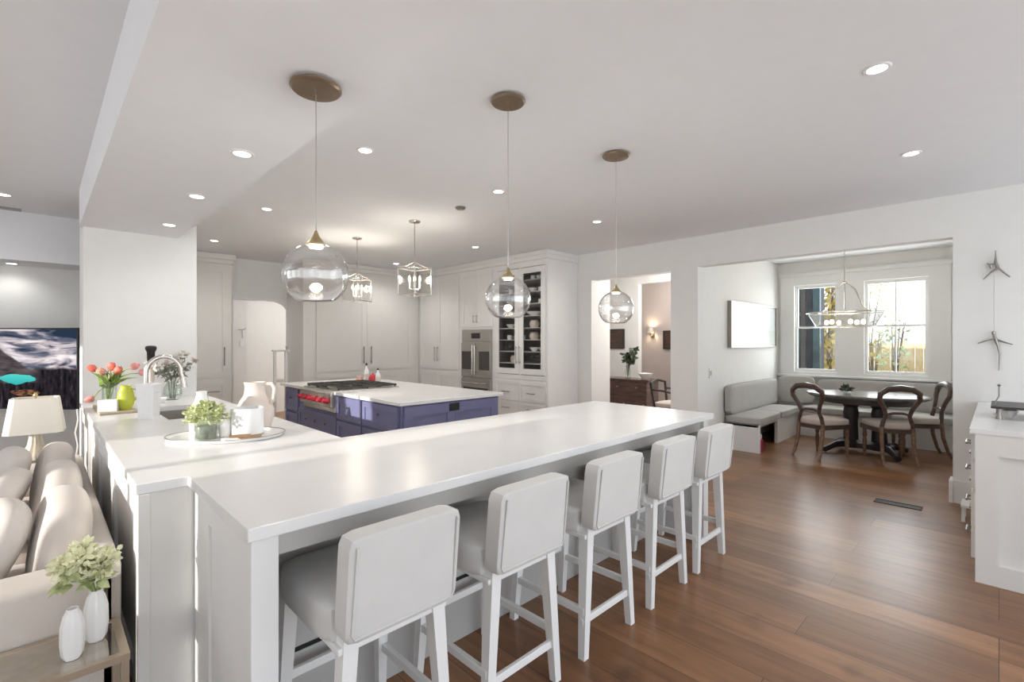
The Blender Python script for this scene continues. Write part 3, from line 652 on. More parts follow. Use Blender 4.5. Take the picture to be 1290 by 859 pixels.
for (a, c) in ((.055, wd/2-.003), (wd/2+.003, wd-.055)):
    d = MB(F).box(a, c, -.04, -.012, .86, 1.43, .004).build('door', M['oven'], t)
    wa, wb = (a+.02, c-.09) if a < .3 else (a+.09, c-.02)
    MB(F).box(wa, wb, -.043, -.038, .98, 1.28, .002).build('window', M['darkglass'], d)
    hx = wd/2-.03 if a < .3 else wd/2+.03
    h_ = MB(F).cyl((hx, -.085, .90), (hx, -.085, 1.38), .011, n=10); h_.cyl((hx, -.04, .94), (hx, -.085, .94), .008, n=8); h_.cyl((hx, -.04, 1.34), (hx, -.085, 1.34), .008, n=8)
    h_.build('handle', M['nickel'], d, True)
d = MB(F).box(.055, wd-.055, -.04, -.012, .42, .835, .004).build('lower_door', M['oven'], t)
MB(F).box(.11, wd-.11, -.043, -.038, .48, .69, .002).build('window', M['darkglass'], d)
MB(F).cyl((.1, -.08, .765), (wd-.1, -.08, .765), .011, n=10).cyl((.14, -.04, .765), (.14, -.08, .765), .008, n=8).cyl((wd-.14, -.04, .765), (wd-.14, -.08, .765), .008, n=8).build('handle', M['nickel'], d, True)
# tall pantry y 6.44..7.70
F = unit_frame(7.70); wd = 1.26
t = thing('pantry_cabinet', 'tall white two-door pantry cabinet between oven tower and corner', 'cabinet', (XF+dep/2, 7.07, 0))
MB(F).box(0, wd, 0, dep, 0, 2.62).build('carcass', M['cabw'], t)
cr_ = MB(F); cr_.box(0, wd, -.03, dep, 2.62, 2.68, .004); cr_.box(0, wd, -.05, dep, 2.68, ZC-.002, .006); cr_.build('crown', M['cabw'], t)
for (a, c, hx) in ((.04, .60, .555), (.60, 1.22, .645)):
    d = shaker(F, a, c, .95, 2.58, 'door', M['cabw'], t, rail=.08); pull(F, hx, 1.22, .26, d)
    shaker(F, a, c, .12, .92, 'lower_door', M['cabw'], t, rail=.08)
# back wall pantry: front plane y = 7.70, faces -y
F = Matrix.Translation((2.97, 7.70, 0)); wd = 2.10
t = thing('pantry_cabinet', 'tall white cabinet wall along the back, right of the corridor doorway', 'cabinet', (4.05, 8.05, 0))
MB(F).box(0, 2.157, 0, .69, 0, 2.62).build('carcass', M['cab'], t)
cr_ = MB(F); cr_.box(-.02, wd, -.03, .69, 2.62, 2.68, .004); cr_.box(-.03, wd, -.05, .69, 2.68, ZC-.002, .006); cr_.build('crown', M['cab'], t)
MB(F).box(-.004, .18, -.012, 0, 0, 2.62).build('stile', M['cab'], t)
for (a, c, hx) in ((.20, 1.08, 1.01), (1.08, 2.0, 1.15)):
    d = shaker(F, a, c, .95, 2.58, 'door', M['cab'], t, rail=.09); pull(F, hx, 1.21, .30, d, r=.008)
    shaker(F, a, c, .12, .92, 'drawer', M['cab'], t, rail=.08)
# left tall cabinet: front y = 8.2
F = Matrix.Translation((1.25, 8.15, 0)); wd = .83
t = thing('pantry_cabinet', 'tall grey-white cabinet between the pier and the corridor doorway', 'cabinet', (1.7, 8.3, 0))
MB(F).box(0, wd, 0, .24, 0, 2.60).build('carcass', M['cab'], t)
cr_ = MB(F); cr_.box(0, wd+.02, -.03, .24, 2.60, 2.66, .004); cr_.box(0, wd+.05, -.06, .24, 2.66, ZC-.002, .008); cr_.build('crown', M['cab'], t)
d = shaker(F, .02, .79, .91, 2.56, 'door', M['cab'], t, rail=.085); pull(F, .725, 1.22, .28, d, r=.008)
d = shaker(F, .02, .79, .10, .88, 'drawer', M['cab'], t, rail=.085); pull(F, .54, .70, .24, d, False, r=.008)
# upright white frame in the doorway, hook on the bright wall
t = thing('upright_frame', 'narrow white upright frame with small finial standing in the corridor doorway', 'stand', (2.72, 7.95, 0))
for x in (2.63, 2.80): MB().box(x-.02, x+.02, 7.93, 7.97, 0, 1.28, .004).build('post', M['trim'], t)
MB().box(2.59, 2.84, 7.92, 7.98, 1.28, 1.31, .006).build('top_rail', M['trim'], t); MB().box(2.65, 2.78, 7.935, 7.965, .80, .85, .004).build('mid_rail', M['trim'], t)
MB().lathe([(0, 0), (.02, 0), (.012, .02), (.022, .04), (.018, .06), (0, .068)], (2.81, 7.95, 1.31), 12).build('finial', M['nickel'], t, True)
t = thing('wall_hook', 'small double hook with white pouch on the bright wall in the doorway', 'hook', (2.61, 9.6, 1.6)); HX = Matrix.Translation((.25, .65, 0))
MB(HX).tube([(2.30, 8.94, 1.66), (2.33, 8.90, 1.65), (2.40, 8.90, 1.66), (2.42, 8.93, 1.69)], .008, 6).tube([(2.37, 8.948, 1.64), (2.37, 8.92, 1.5)], .008, 6).build('hook_arm', M['nickel'], t, True)
MB(HX).soft((2.36, 8.92, 1.40), (.07, .03, .12), 4, 5).build('pouch', M['china'], t, True)

# ------------------------------------------------------------------ pendants
def make_globe(ceil, zc):
    t = thing('globe_pendant', 'x', 'pendant light', (0, 0, 0)); h = zc-ceil
    MB().lathe([(0, -.028), (.086, -.024), (.094, -.016), (.094, -.010), (.080, -.006), (.078, 0)], n=32).build('canopy', M['brass'], t, True)
    MB().cyl((0, 0, -.02), (0, 0, h+.14), .0022, n=8).build('cord', M['nickel'], t)
    MB().lathe([(0, h+.172), (.004, h+.17), (.012, h+.148), (.026, h+.128), (.036, h+.118), (.036, h+.112), (0, h+.112)], n=20).build('cap', M['brasslt'], t, True)
    R = .122; prof = []
    for k in range(0, 23):
        a = math.radians(17+k*(180-17-38)/22); prof.append((R*math.sin(a), h+R*math.cos(a)))
    rb, zb = prof[-1]; prof += [(rb*.8, zb-.006), (0, zb-.009)]
    gl = MB().lathe(prof, n=40).build('glass_globe', M['glass'], t, True)
    MB().lathe([(R*.93, h+.038), (R*.945, h+.030), (R*.95, h+.026)], n=40).build('glass_ring', M['glass'], gl, True)
    MB().lathe([(0, h+.112), (.026, h+.112), (.024, h+.102), (0, h+.100)], n=20).build('led_disc', M['led'], t, True)
    return t
p1 = make_globe(2.42, 1.69); place(p1, (.761, 1.846, 2.42)); lab = tag(p1, 'largest clear globe pendant, nearest, hung from the dropped beam', None, 'three globe pendants over the bar')
p2 = make_globe(ZC, 1.665); place(p2, (1.81, 1.866, ZC)); tag(p2, 'middle clear globe pendant, in front of the glass door cabinet', None, 'three globe pendants over the bar')
p3 = copy_tree(p2); place(p3, (2.875, 1.88, ZC)); tag(p3, 'farthest and smallest clear globe pendant, in front of the hall opening', None, 'three globe pendants over the bar')
for p, h in ((p1, 1.76-2.42), (p2, 1.735-ZC), (p3, 1.735-ZC)): lamp('pendant_light', 'POINT', (0, 0, h), 5.0, (1, .96, .9), .03, parent=p)
def make_lantern():
    t = thing('lantern_pendant', 'x', 'pendant light', (0, 0, 0))
    MB().lathe([(.062, 0), (.062, -.012), (.05, -.02), (.012, -.026), (0, -.03)], n=20).build('canopy', M['nickel'], t, True)
    MB().cyl((0, 0, -.02), (0, 0, -.455), .006, n=8).build('rod', M['nickel'], t)
    f = MB(); z1, z0, a = -.52, -.80, .125
    for sx in (-1, 1):
        for sy in (-1, 1):
            f.cyl((sx*a, sy*a, z0), (sx*a, sy*a, z1+.02), .007, n=6)
            f.tube([(sx*a, sy*a, z1), (sx*a*.5, sy*a*.5, z1+.03), (sx*.012, sy*.012, -.45)], .006, 6)
    for z in (z0, z1):
        for s_ in (-1, 1):
            f.box(-a, a, s_*a-.006, s_*a+.006, z-.006, z+.006); f.box(s_*a-.006, s_*a+.006, -a, a, z-.006, z+.006)
    f.build('frame', M['nickel'], t)
    for s_ in (-1, 1):
        MB().box(-a+.007, a-.007, s_*a-.0015, s_*a+.0015, z0+.008, z1-.008).build('glass_pane', M['cpane'], t)
        MB().box(s_*a-.0015, s_*a+.0015, -a+.007, a-.007, z0+.008, z1-.008).build('glass_pane', M['cpane'], t)
    cl = MB().cyl((0, 0, -.45), (0, 0, -.745), .006, n=8)
    for k in range(4):
        an = PI/4+k*PI/2; cl.tube([(0, 0, -.74), (.035*math.cos(an), .035*math.sin(an), -.745), (.055*math.cos(an), .055*math.sin(an), -.73)], .004, 6)
    cl.build('candle_arms', M['nickel'], t, True)
    for k in range(4):
        an = PI/4+k*PI/2; x, y = .055*math.cos(an), .055*math.sin(an)
        c = MB().cyl((x, y, -.735), (x, y, -.655), .010, n=10).build('candle_sleeve', M['china'], t, True)
        MB().lathe([(0, 0), (.008, .002), (.014, .022), (.009, .045), (0, .065)], (x, y, -.655), 10).build('bulb', M['bulb'], c, True)
    lamp('lantern_light', 'POINT', (0, 0, -.62), 9.0, (1, .90, .76), .05, parent=t)
    return t
l1 = make_lantern(); place(l1, (2.905, 4.45, ZC), .22); tag(l1, 'right clear glass lantern pendant over the near end of the island', None, 'two lantern pendants over the island')
l2 = copy_tree(l1); place(l2, (2.86, 5.68, ZC), .55); tag(l2, 'left clear glass lantern pendant over the island, half behind the biggest globe', None, 'two lantern pendants over the island')
lamp('lantern_light', 'POINT', (0, 0, -.62), 9.0, (1, .90, .76), .05, parent=l2)

# ------------------------------------------------------------------ nook: banquette, table, chairs, chandelier, picture
t = thing('banquette', 'L-shaped built-in banquette bench with grey cushions under the window', 'bench', (7.9, 2.0, 0))
bs = MB(); bs.poly([(6.57, 2.615), (6.57, 2.17), (8.36, 2.17), (8.36, .27), (8.895, .27), (8.895, 2.615)], (.33, .36))
bs.box(6.57, 6.61, 2.15, 2.615, 0, .36, .003); bs.box(8.42, 8.895, .27, .31, 0, .36); bs.box(7.45, 8.44, 2.20, 2.24, 0, .33); bs.box(8.40, 8.44, .31, 2.22, 0, .33)
bs.build('base', M['cabw'], t)
bc = MB(); bc.soft((7.02, 2.375, .405), (.88, .47, .10), 9, 8, .05); bc.soft((7.9, 2.375, .405), (.87, .47, .10), 9, 8, .05)
bc.build('seat_cushion', M['bench'], t, True)
MB().soft((8.60, 1.22, .405), (.55, 1.85, .10), 9, 8, .05).build('seat_cushion', M['bench'], t, True)
MB().soft((7.55, 2.555, .655), (1.94, .10, .40), 12, 8).build('back_cushion', M['bench'], t, True)
MB().soft((8.82, 1.15, .655), (.10, 1.75, .40), 12, 8).build('back_cushion', M['bench'], t, True)
MB(Matrix.Translation((8.70, 2.30, .67)) @ Matrix.Rotation(math.radians(10), 4, 'Y')).soft((0, 0, 0), (.11, .52, .43), 6, 8).build('corner_cushion', M['bench'], t, True)
# small bags under the bench
t = thing('tote_bag', 'teal tote bag stored under the open bench front', 'bag', (6.86, 2.32, 0)); MB().soft((6.86, 2.34, .15), (.26, .16, .30), 5, 6).build('body', M['teal_shoe'], t, True)
MB().tube([(6.78, 2.26, .26), (6.80, 2.25, .31), (6.90, 2.25, .31), (6.93, 2.26, .26)], .006, 6).build('strap', M['teal_shoe'], t, True)
t = thing('water_bottle', 'magenta and white bottle standing under the bench end', 'bottle', (6.73, 2.21, 0))
MB().lathe([(0, 0), (.045, 0), (.048, .03), (.048, .15), (.03, .17), (0, .17)], (6.73, 2.21, 0), 16).build('body', M['magenta'], t, True); MB().lathe([(.032, .17), (.032, .22), (.02, .23), (0, .23)], (6.73, 2.21, 0), 14).build('cap', M['china'], t, True)
# table
TX, TY = 7.62, 1.22
t = thing('dining_table', 'dark oval pedestal dining table in the breakfast nook', 'table', (TX, TY, 0))
MB().lathe([(0, .715), (.94, .715), (.975, .728), (1.0, .742), (1.0, .752), (.985, .762), (0, .762)], (TX, TY, 0), 48, sx=.50, sy=.66).build('tabletop', M['tabletop'], t, True)
MB().lathe([(.86, .65), (.86, .715)], (TX, TY, 0), 40, sx=.48, sy=.60).build('apron', M['ebony'], t, True)
for (dy, n_) in ((-.15, 0), (.15, 1)):
    MB().lathe([(0, .06), (.12, .06), (.13, .12), (.085, .16), (.075, .40), (.09, .50), (.075, .58), (.12, .65), (0, .66)], (TX, TY+dy, 0), 20).build('pedestal', M['ebony'], t, True)
MB().box(TX-.10, TX+.10, TY-.30, TY+.30, .06, .13, .01).build('stretcher', M['ebony'], t)
for (dx, dy) in ((-1, -1), (-1, 1), (1, -1), (1, 1)):
    MB().tube([(TX+dx*.05, TY+dy*.2, .10), (TX+dx*.18, TY+dy*.28, .10), (TX+dx*.27, TY+dy*.34, .06), (TX+dx*.33, TY+dy*.38, .035)], [.045, .04, .035, .035], 10).build('foot', M['ebony'], t, True)
t = thing('potted_plant', 'tiny leafy plant in a glass bowl on the dining table', 'plant', (7.42, 1.38, .762))
MB().lathe([(0, 0), (.045, 0), (.06, .03), (.055, .08), (.05, .08), (.052, .03), (0, .006)], (7.42, 1.38, .762), 16).build('pot', M['vaseglass'], t, True)
fl = MB()
for k in range(60):
    a = random.uniform(0, 2*PI); e = random.uniform(.1, 1.3); d = Vector((math.cos(a)*math.cos(e), math.sin(a)*math.cos(e), math.sin(e)))
    fl.leaf(Vector((7.42, 1.38, .80))+d*random.uniform(.0, .05), d, .06, .03)
fl.build('foliage', M['leafdark'], t)
def make_chair():
    """balloon-back chair, faces +X locally, origin at seat centre on the floor"""
    t = thing('dining_chair', 'x', 'chair', (0, 0, 0))
    def seatw(w): return Vector((w.x, w.y*(1.0+.18*w.x/.21), w.z))
    MB().soft((0, 0, .445), (.44, .42, .09), 5, 8, .15, fn=seatw).build('seat', M['seatpad'], t, True)
    MB().poly([(-.20, -.17), (.20, -.235), (.225, -.2), (.225, .2), (.20, .235), (-.20, .17)], (.36, .415)).build('seat_rail', M['walnut'], t)
    for s_ in (-1, 1):
        MB().tube([(-.20, s_*.155, .43), (-.215, s_*.155, .25), (-.26, s_*.165, .08), (-.30, s_*.175, 0)], [.022, .022, .018, .016], 8).build('leg', M['walnutlt'], t, True)
        MB().lathe([(.014, 0), (.012, .03), (.02, .10), (.024, .2), (.016, .24), (.026, .27), (.02, .30), (.026, .42), (0, .42)], (.19, s_*.19, 0), 12).build('leg', M['walnutlt'], t, True)
    pts = [(-.195, -.155, .40), (-.205, -.14, .50), (-.215, -.115, .57), (-.235, -.14, .66), (-.26, -.195, .76), (-.275, -.19, .83), (-.285, -.12, .885), (-.29, 0, .90)]
    pts += [(x, -y, z) for (x, y, z) in pts[-2::-1]]
    rs = [.022, .023, .022, .024, .027, .031, .034, .038, .034, .031, .027, .024, .022, .023, .022]
    MB().tube(pts, rs, 8).build('backrest_hoop', M['walnut'], t, True)
    MB().tube([(-.215, -.12, .58), (-.222, -.05, .60), (-.222, .05, .60), (-.215, .12, .58)], [.012, .016, .016, .012], 8).build('cross_rail', M['walnut'], t, True)
    return t
ch = make_chair()
for (x, y, h, l) in [(7.03, 1.57, -22, 'balloon-back dining chair at the left end of the table, beside the bench'), (7.32, .93, 28, 'balloon-back dining chair turned away at the front of the table'), (8.0, .74, 112, 'balloon-back dining chair seen side-on at the right end of the table')]:
    o = ch if ch['label'] == 'x' else copy_tree(ch)
    place(o, (x, y, 0), math.radians(h)); tag(o, l, None, 'balloon-back chairs around the nook table')
# chandelier
t = thing('chandelier', 'glass-panelled ring chandelier on curved arms above the dining table', 'chandelier', (7.46, 1.41, ZC)); F = FR(t)
zr0, zr1 = 1.64-ZC, 1.82-ZC
MB(F).lathe([(.06, 0), (.06, -.015), (.012, -.03), (0, -.03)], n=20).build('canopy', M['nickel'], t, True)
MB(F).cyl((0, 0, -.02), (0, 0, 2.20-ZC), .006, n=8).build('rod', M['nickel'], t)
MB(F).lathe([(.035, 2.19-ZC), (.045, 2.20-ZC), (.02, 2.22-ZC), (0, 2.22-ZC)], n=16).build('hub', M['nickel'], t, True)
for k in range(6):
    a = k*PI/3+.2; ca, sa = math.cos(a), math.sin(a)
    MB(F).tube([(.03*ca, .03*sa, 2.20-ZC), (.13*ca, .13*sa, 2.11-ZC), (.19*ca, .19*sa, 1.97-ZC), (.22*ca, .22*sa, 1.87-ZC), (.29*ca, .29*sa, zr1)], .006, 6).build('arm', M['nickel'], t, True)
MB(F).lathe([(.42, zr1), (.43, zr1), (.43, zr1-.012), (.42, zr1-.012), (.42, zr1)], n=36).lathe([(.315, zr0), (.33, zr0), (.33, zr0-.012), (.315, zr0-.012), (.315, zr0)], n=36).lathe([(.285, zr1), (.295, zr1), (.295, zr1-.01), (.285, zr1-.01), (.285, zr1)], n=36).build('rings', M['nickel'], t, True)
gp = M['frost']
MB(F).lathe([(.425, zr1-.004), (.325, zr0)], n=12).build('glass_skirt', gp, t)
MB(F).lathe([(.325, zr0), (.19, zr0-.012), (0, zr0-.015)], n=24).build('glass_dish', gp, t, True)
for k in range(6):
    a = k*PI/3+.5; MB(F).soft((.20*math.cos(a), .20*math.sin(a), zr0+.05), (.05, .05, .06), 2.2, 5).build('bulb', M['bulb'], t, True)
lamp('chandelier_light', 'POINT', (0, 0, 1.74-ZC), 7.0, (1, .85, .65), .12, parent=t)
# framed picture: thin dark frame, pale misty seascape
t = thing('framed_picture', 'wide pale picture in a thin dark frame on the nook wall', 'picture', (7.68, 2.6, 1.68))
fp = MB(); fp.cells([6.74, 6.765, 8.625, 8.65], [1.355, 1.375, 1.98, 2.0], lambda u, v: not (6.765 < u < 8.625 and 1.375 < v < 1.98), 2.565, 2.618, 'xzy'); fp.build('frame', M['pull'], t)
def art_mat():
    m = bpy.data.materials.new('misty_print'); m.use_nodes = True; n = m.node_tree; L = n.links; b = n.nodes['Principled BSDF']; b.inputs['Roughness'].default_value = .25
    tcn = n.nodes.new('ShaderNodeTexCoord'); sp = n.nodes.new('ShaderNodeSeparateXYZ'); L.new(tcn.outputs['Generated'], sp.inputs[0])
    nz = n.nodes.new('ShaderNodeTexNoise'); nz.inputs['Scale'].default_value = 5; L.new(tcn.outputs['Generated'], nz.inputs['Vector'])
    ad = n.nodes.new('ShaderNodeMath'); ad.operation = 'MULTIPLY_ADD'; ad.inputs[1].default_value = .12; L.new(nz.outputs['Fac'], ad.inputs[0]); L.new(sp.outputs['Z'], ad.inputs[2])
    r = n.nodes.new('ShaderNodeValToRGB'); e = r.color_ramp.elements; e[0].position = .25; e[0].color = (.58, .63, .60, 1); e[1].position = .9; e[1].color = (.56, .61, .62, 1)
    x = r.color_ramp.elements.new(.42); x.color = (.50, .57, .53, 1); x = r.color_ramp.elements.new(.48); x.color = (.60, .64, .63, 1)
    L.new(ad.outputs[0], r.inputs[0]); L.new(r.outputs[0], b.inputs['Base Color']); return m
MB().box(6.765, 8.625, 2.585, 2.61, 1.375, 1.98).build('print', art_mat(), t)
t = thing('light_switch', 'small grey switch plate on the nook wall beside the opening', 'switch', (6.19, 2.62, 1.03))
MB().box(6.14, 6.22, 2.612, 2.62, .965, 1.095, .003).build('plate', M['cab'], t); MB().box(6.165, 6.195, 2.606, 2.612, 1.0, 1.06, .002).build('rocker', M['pull'], t)
# wall acrobats
def acrobat(z, y, pose, label):
    t = thing('acrobat_figurine', label, 'wall ornament', (XW-.03, y, z), 0, 'metal acrobats on the right wall')
    b = MB(); x = XW-.03
    for seg, r in pose: b.tube([(x+dx, y+dy, z+dz) for dx, dy, dz in seg], [q*.75 for q in r], 8)
    b.build('body', M['pull'], t, True)
    return t
a1 = [([(0, .0, .10), (0, .0, .04), (0, -.012, -.01)], [.006, .014, .016]), ([(0, -.012, -.01), (-.005, -.045, -.05), (0, -.085, -.095)], [.013, .009, .006]), ([(0, -.012, -.01), (0, .03, -.045), (0, .075, -.10)], [.013, .009, .006]), ([(0, 0, .03), (-.01, .035, .02), (0, .05, .035)], [.009, .007, .006]), ([(0, .0, .07), (0, .0, .14)], [.008, .005]), ([(0, .025, -.01), (0, .03, .015), (0, .024, .03)], [.012, .018, .01])]
a2 = [([(0, .012, .03), (0, .0, -.005), (0, -.01, -.05)], [.012, .017, .014]), ([(0, .012, .065), (0, .012, .045), (0, .012, .03)], [.012, .019, .01]), ([(0, .01, .0), (-.005, .05, -.015), (0, .11, -.04)], [.011, .008, .006]), ([(0, -.01, -.01), (-.005, -.05, -.03), (0, -.10, -.05)], [.011, .008, .006]), ([(0, -.012, -.05), (0, -.025, -.13), (0, -.02, -.27)], [.013, .009, .005])]
acrobat(2.07, .02, a1, 'upper small dark metal acrobat hanging on the right wall'); acrobat(1.46, .02, a2, 'lower small dark metal acrobat hanging on the right wall')
o = MB().cyl((XW-.03, .03, 2.0), (XW-.03, .03, 1.52), .0018, n=6).build('hanging_string', M['bench']); tag(o, 'thin pale string stretched between the two wall acrobats', 'string')

# ------------------------------------------------------------------ right foreground cabinet
t = thing('buffet_cabinet', 'white shaker buffet cabinet at the right edge of the picture', 'cabinet', (4.9, -.55, 0))
MB().box(4.01, 5.795, -1.2, .10, .0, .884, .002).build('carcass', M['cab'], t)
F = Matrix.Translation((4.01, .10, 0)) @ Matrix.Rotation(-PI/2, 4, 'Z')
b = MB(F); b.cells([0, .10, .55, .70], [0.0, .12, .76, .884], lambda u, v: not (.10 < u < .55 and .12 < v < .76), -.024, 0, 'xzy'); b.cells([.70, .80, 1.2, 1.3], [0.0, .12, .76, .884], lambda u, v: not (.80 < u < 1.2 and .12 < v < .76), -.024, 0, 'xzy'); b.build('end_panel', M['cab'], t)
F = Matrix.Translation((5.795, .10, 0)) @ Matrix.Rotation(PI, 4, 'Z')
for (a, c) in ((.03, .90), (.90, 1.75)):
    for (z0, z1) in ((.72, .86), (.54, .70), (.31, .52), (.12, .29)):
        d = shaker(F, a, c, z0, z1, 'drawer', M['cabw'], t, rail=.03)
        pull(F, (a+c)/2 + (.22 if a < .5 else 0), (z0+z1)/2 - .03, .13, d, False, r=.008)
o = MB().cells([3.98, 5.81], [-1.23, .125], lambda u, v: True, .885, HB).build('countertop', M['quartz']); tag(o, 'white quartz countertop on the buffet cabinet at right', 'countertop')
t = thing('display_tray', 'black tray with wire handle raised on the buffet countertop', 'tray', (4.72, -.12, HB))
MB().box(4.56, 5.0, -.45, .04, .985, 1.0, .005).build('plate', M['ebony'], t)
MB().tube([(4.62, .02, 1.0), (4.64, .015, 1.03), (4.68, .0, 1.06), (4.68, .0, 1.13)], .004, 6).lathe([(0, -.012), (.012, 0), (0, .012)], (4.68, .0, 1.135), 10).build('wire_handle', M['pull'], t, True)
for (x, y) in ((4.60, -.41), (4.96, -.41), (4.60, .0), (4.96, .0)): MB().lathe([(0, 0), (.02, 0), (.012, .03), (.016, .071), (0, .071)], (x, y, HB), 10).build('foot', M['pull'], t, True)
o = bowl(MB(), (4.74, -.05, HB), .045, .05).build('small_bowl', M['china'], None, True); tag(o, 'small white bowl under the black display tray', 'bowl', 'white bowls under the tray')
o = bowl(MB(), (4.72, -.17, HB), .045, .06).build('small_bowl', M['china'], None, True); tag(o, 'white bowl under the black tray, cut by right picture edge', 'bowl', 'white bowls under the tray')
t = thing('step_stool', 'little white open-framed step stool on the floor beside the buffet', 'stool', (5.33, .16, 0))
for y in (.135, .20):
    for x in (5.25, 5.43): MB().box(x-.011, x+.011, y-.011, y+.011, 0, .115).build('leg', M['legwhite'], t)
MB().box(5.23, 5.45, .12, .215, .115, .135, .003).build('top', M['legwhite'], t)
t = thing('floor_vent', 'slotted dark floor register set in the oak floor', 'vent', (5.39, .62, 0))
MB().cells([5.33, 5.342, 5.438, 5.45], [.46, .472, .778, .79], lambda u, v: not (5.342 < u < 5.438 and .472 < v < .778), .0, .006).build('frame', M['iron'], t)
MB().box(5.342, 5.438, .472, .778, .0005, .0015).build('duct', M['black'], t)
sv = MB()
for k in range(19): sv.box(5.342, 5.438, .478+k*.016, .484+k*.016, .001, .0045)
sv.build('slats', M['iron'], t)

# ------------------------------------------------------------------ hall furniture
t = thing('sideboard', 'dark mahogany sideboard in the hall beyond the opening', 'sideboard', (7.5, 4.6, 0))
MB().box(7.32, 7.70, 4.17, 5.35, .10, .76, .004).build('carcass', M['mahogany'], t); MB().box(7.29, 7.72, 4.13, 5.38, .76, .79, .006).build('top', M['mahogany'], t)
F = Matrix.Translation((7.32, 5.33, 0)) @ Matrix.Rotation(-PI/2, 4, 'Z')
for k in range(3):
    d = shaker(F, .02+k*.38, .02+(k+1)*.38, .56, .74, 'drawer', M['mahogany'], t, rail=.03); knob(F, .21+k*.38, .65, d, m=M['brass'])
    d = shaker(F, .02+k*.38, .02+(k+1)*.38, .14, .54, 'door', M['mahogany'], t, rail=.05); knob(F, .35+k*.38, .36, d, m=M['brass'])
for (x, y) in ((7.35, 4.20), (7.35, 5.32), (7.67, 4.20), (7.67, 5.32)): MB().box(x-.03, x+.03, y-.03, y+.03, 0, .10).build('leg', M['mahogany'], t)
t = thing('leafy_plant', 'dark leafy branches in a glass vase on the hall sideboard', 'plant', (7.5, 4.66, .79))
MB().lathe([(0, 0), (.05, 0), (.055, .1), (.04, .2), (.05, .22), (.045, .22), (.036, .2), (.05, .1), (0, .008)], (7.5, 4.66, .79), 16).build('vase', M['vaseglass'], t, True)
stm = MB(); fl = MB()
for k in range(10):
    a = random.uniform(0, 2*PI); r = random.uniform(.05, .19); tip = Vector((7.5+r*math.cos(a), 4.66+r*math.sin(a), 1.12+random.uniform(0, .22)))
    stm.tube([(7.5, 4.66, .82), (7.5+.3*(tip.x-7.5), 4.66+.3*(tip.y-4.66), 1.03), tuple(tip)], .005, 5)
    for j in range(16):
        f_ = random.uniform(.45, 1); p = Vector((7.5, 4.66, .98)).lerp(tip, f_); an = random.uniform(0, 2*PI); d = Vector((math.cos(an), math.sin(an), random.uniform(-.4, .7)))
        fl.leaf(p, d, .10, .055)
stm.build('stems', M['bark'], t); fl.build('foliage', M['leafdark'], t)
o = bowl(MB(), (7.5, 4.30, .79), .13, .10).build('serving_bowl', M['china'], None, True); tag(o, 'shiny white bowl on the hall sideboard right of the plant', 'bowl')
t = thing('hall_chair', 'dark carved armchair with pale seat beside the hall sideboard', 'chair', (6.95, 3.52, 0)); x, y = 6.95, 3.52
MB().soft((x, y, .47), (.46, .46, .09), 5, 6, .2).build('seat', M['seatpad'], t, True)
MB().poly([(x-.22, y-.22), (x+.22, y-.22), (x+.22, y+.22), (x-.22, y+.22)], (.38, .44)).build('seat_rail', M['ebony'], t)
for (sx, sy) in ((-1, -1), (-1, 1), (1, -1), (1, 1)): MB().tube([(x+sx*.19, y+sy*.19, .42), (x+sx*.21, y+sy*.21, .2), (x+sx*.23, y+sy*.23, 0)], [.025, .02, .018], 8).build('leg', M['ebony'], t, True)
MB().tube([(x-.20, y+.20, .42), (x-.22, y+.23, .65), (x-.23, y+.25, .80), (x+.0, y+.28, .84), (x+.22, y+.25, .80), (x+.21, y+.23, .65), (x+.20, y+.20, .42)], .02, 8).build('backrest_hoop', M['ebony'], t, True)
for sx in (-1, 1): MB().tube([(x+sx*.2, y-.15, .42), (x+sx*.23, y-.19, .55), (x+sx*.22, y-.15, .66), (x+sx*.22, y+.05, .69), (x+sx*.22, y+.24, .70)], .016, 8).build('armrest', M['ebony'], t, True)
t = thing('wall_sconce', 'lit brass wall sconce with small shade on the pink parlour wall', 'sconce', (9.6, 5.33, 1.62))
MB().box(9.575, 9.6, 5.29, 5.37, 1.52, 1.66, .008).tube([(9.58, 5.33, 1.58), (9.52, 5.33, 1.56), (9.50, 5.33, 1.62)], .008, 6).build('bracket', M['brass'], t, True)
MB().lathe([(.07, .0), (.05, .11)], (9.50, 5.33, 1.64), 18).build('shade', M['shade'], t, True); MB().soft((9.50, 5.33, 1.67), (.04, .04, .06), 2.2, 5).build('bulb', M['bulb'], t, True)
lamp('sconce_light', 'POINT', (-.10, 0, .08), 5.0, (1, .8, .55), .04, parent=t)
def small_picture(name, label, x, y0, y1, z0, z1):
    t = thing(name, label, 'picture', (x, (y0+y1)/2, (z0+z1)/2)); r = .03
    MB().cells([y0, y0+r, y1-r, y1], [z0, z0+r, z1-r, z1], lambda u, v: not (y0+r < u < y1-r and z0+r < v < z1-r), x-.03, x, 'yzx').build('frame', M['ebony'], t)
    MB().box(x-.015, x-.002, y0+r, y1-r, z0+r, z1-r).build('print', M['walnut'], t)
small_picture('framed_picture', 'dark framed picture on the parlour wall right of the sconce', 9.6, 4.62, 5.08, 1.28, 1.68)
small_picture('framed_picture', 'dark framed panel on the white hall wall above the plant', 8.2, 5.16, 5.55, 1.30, 1.69)

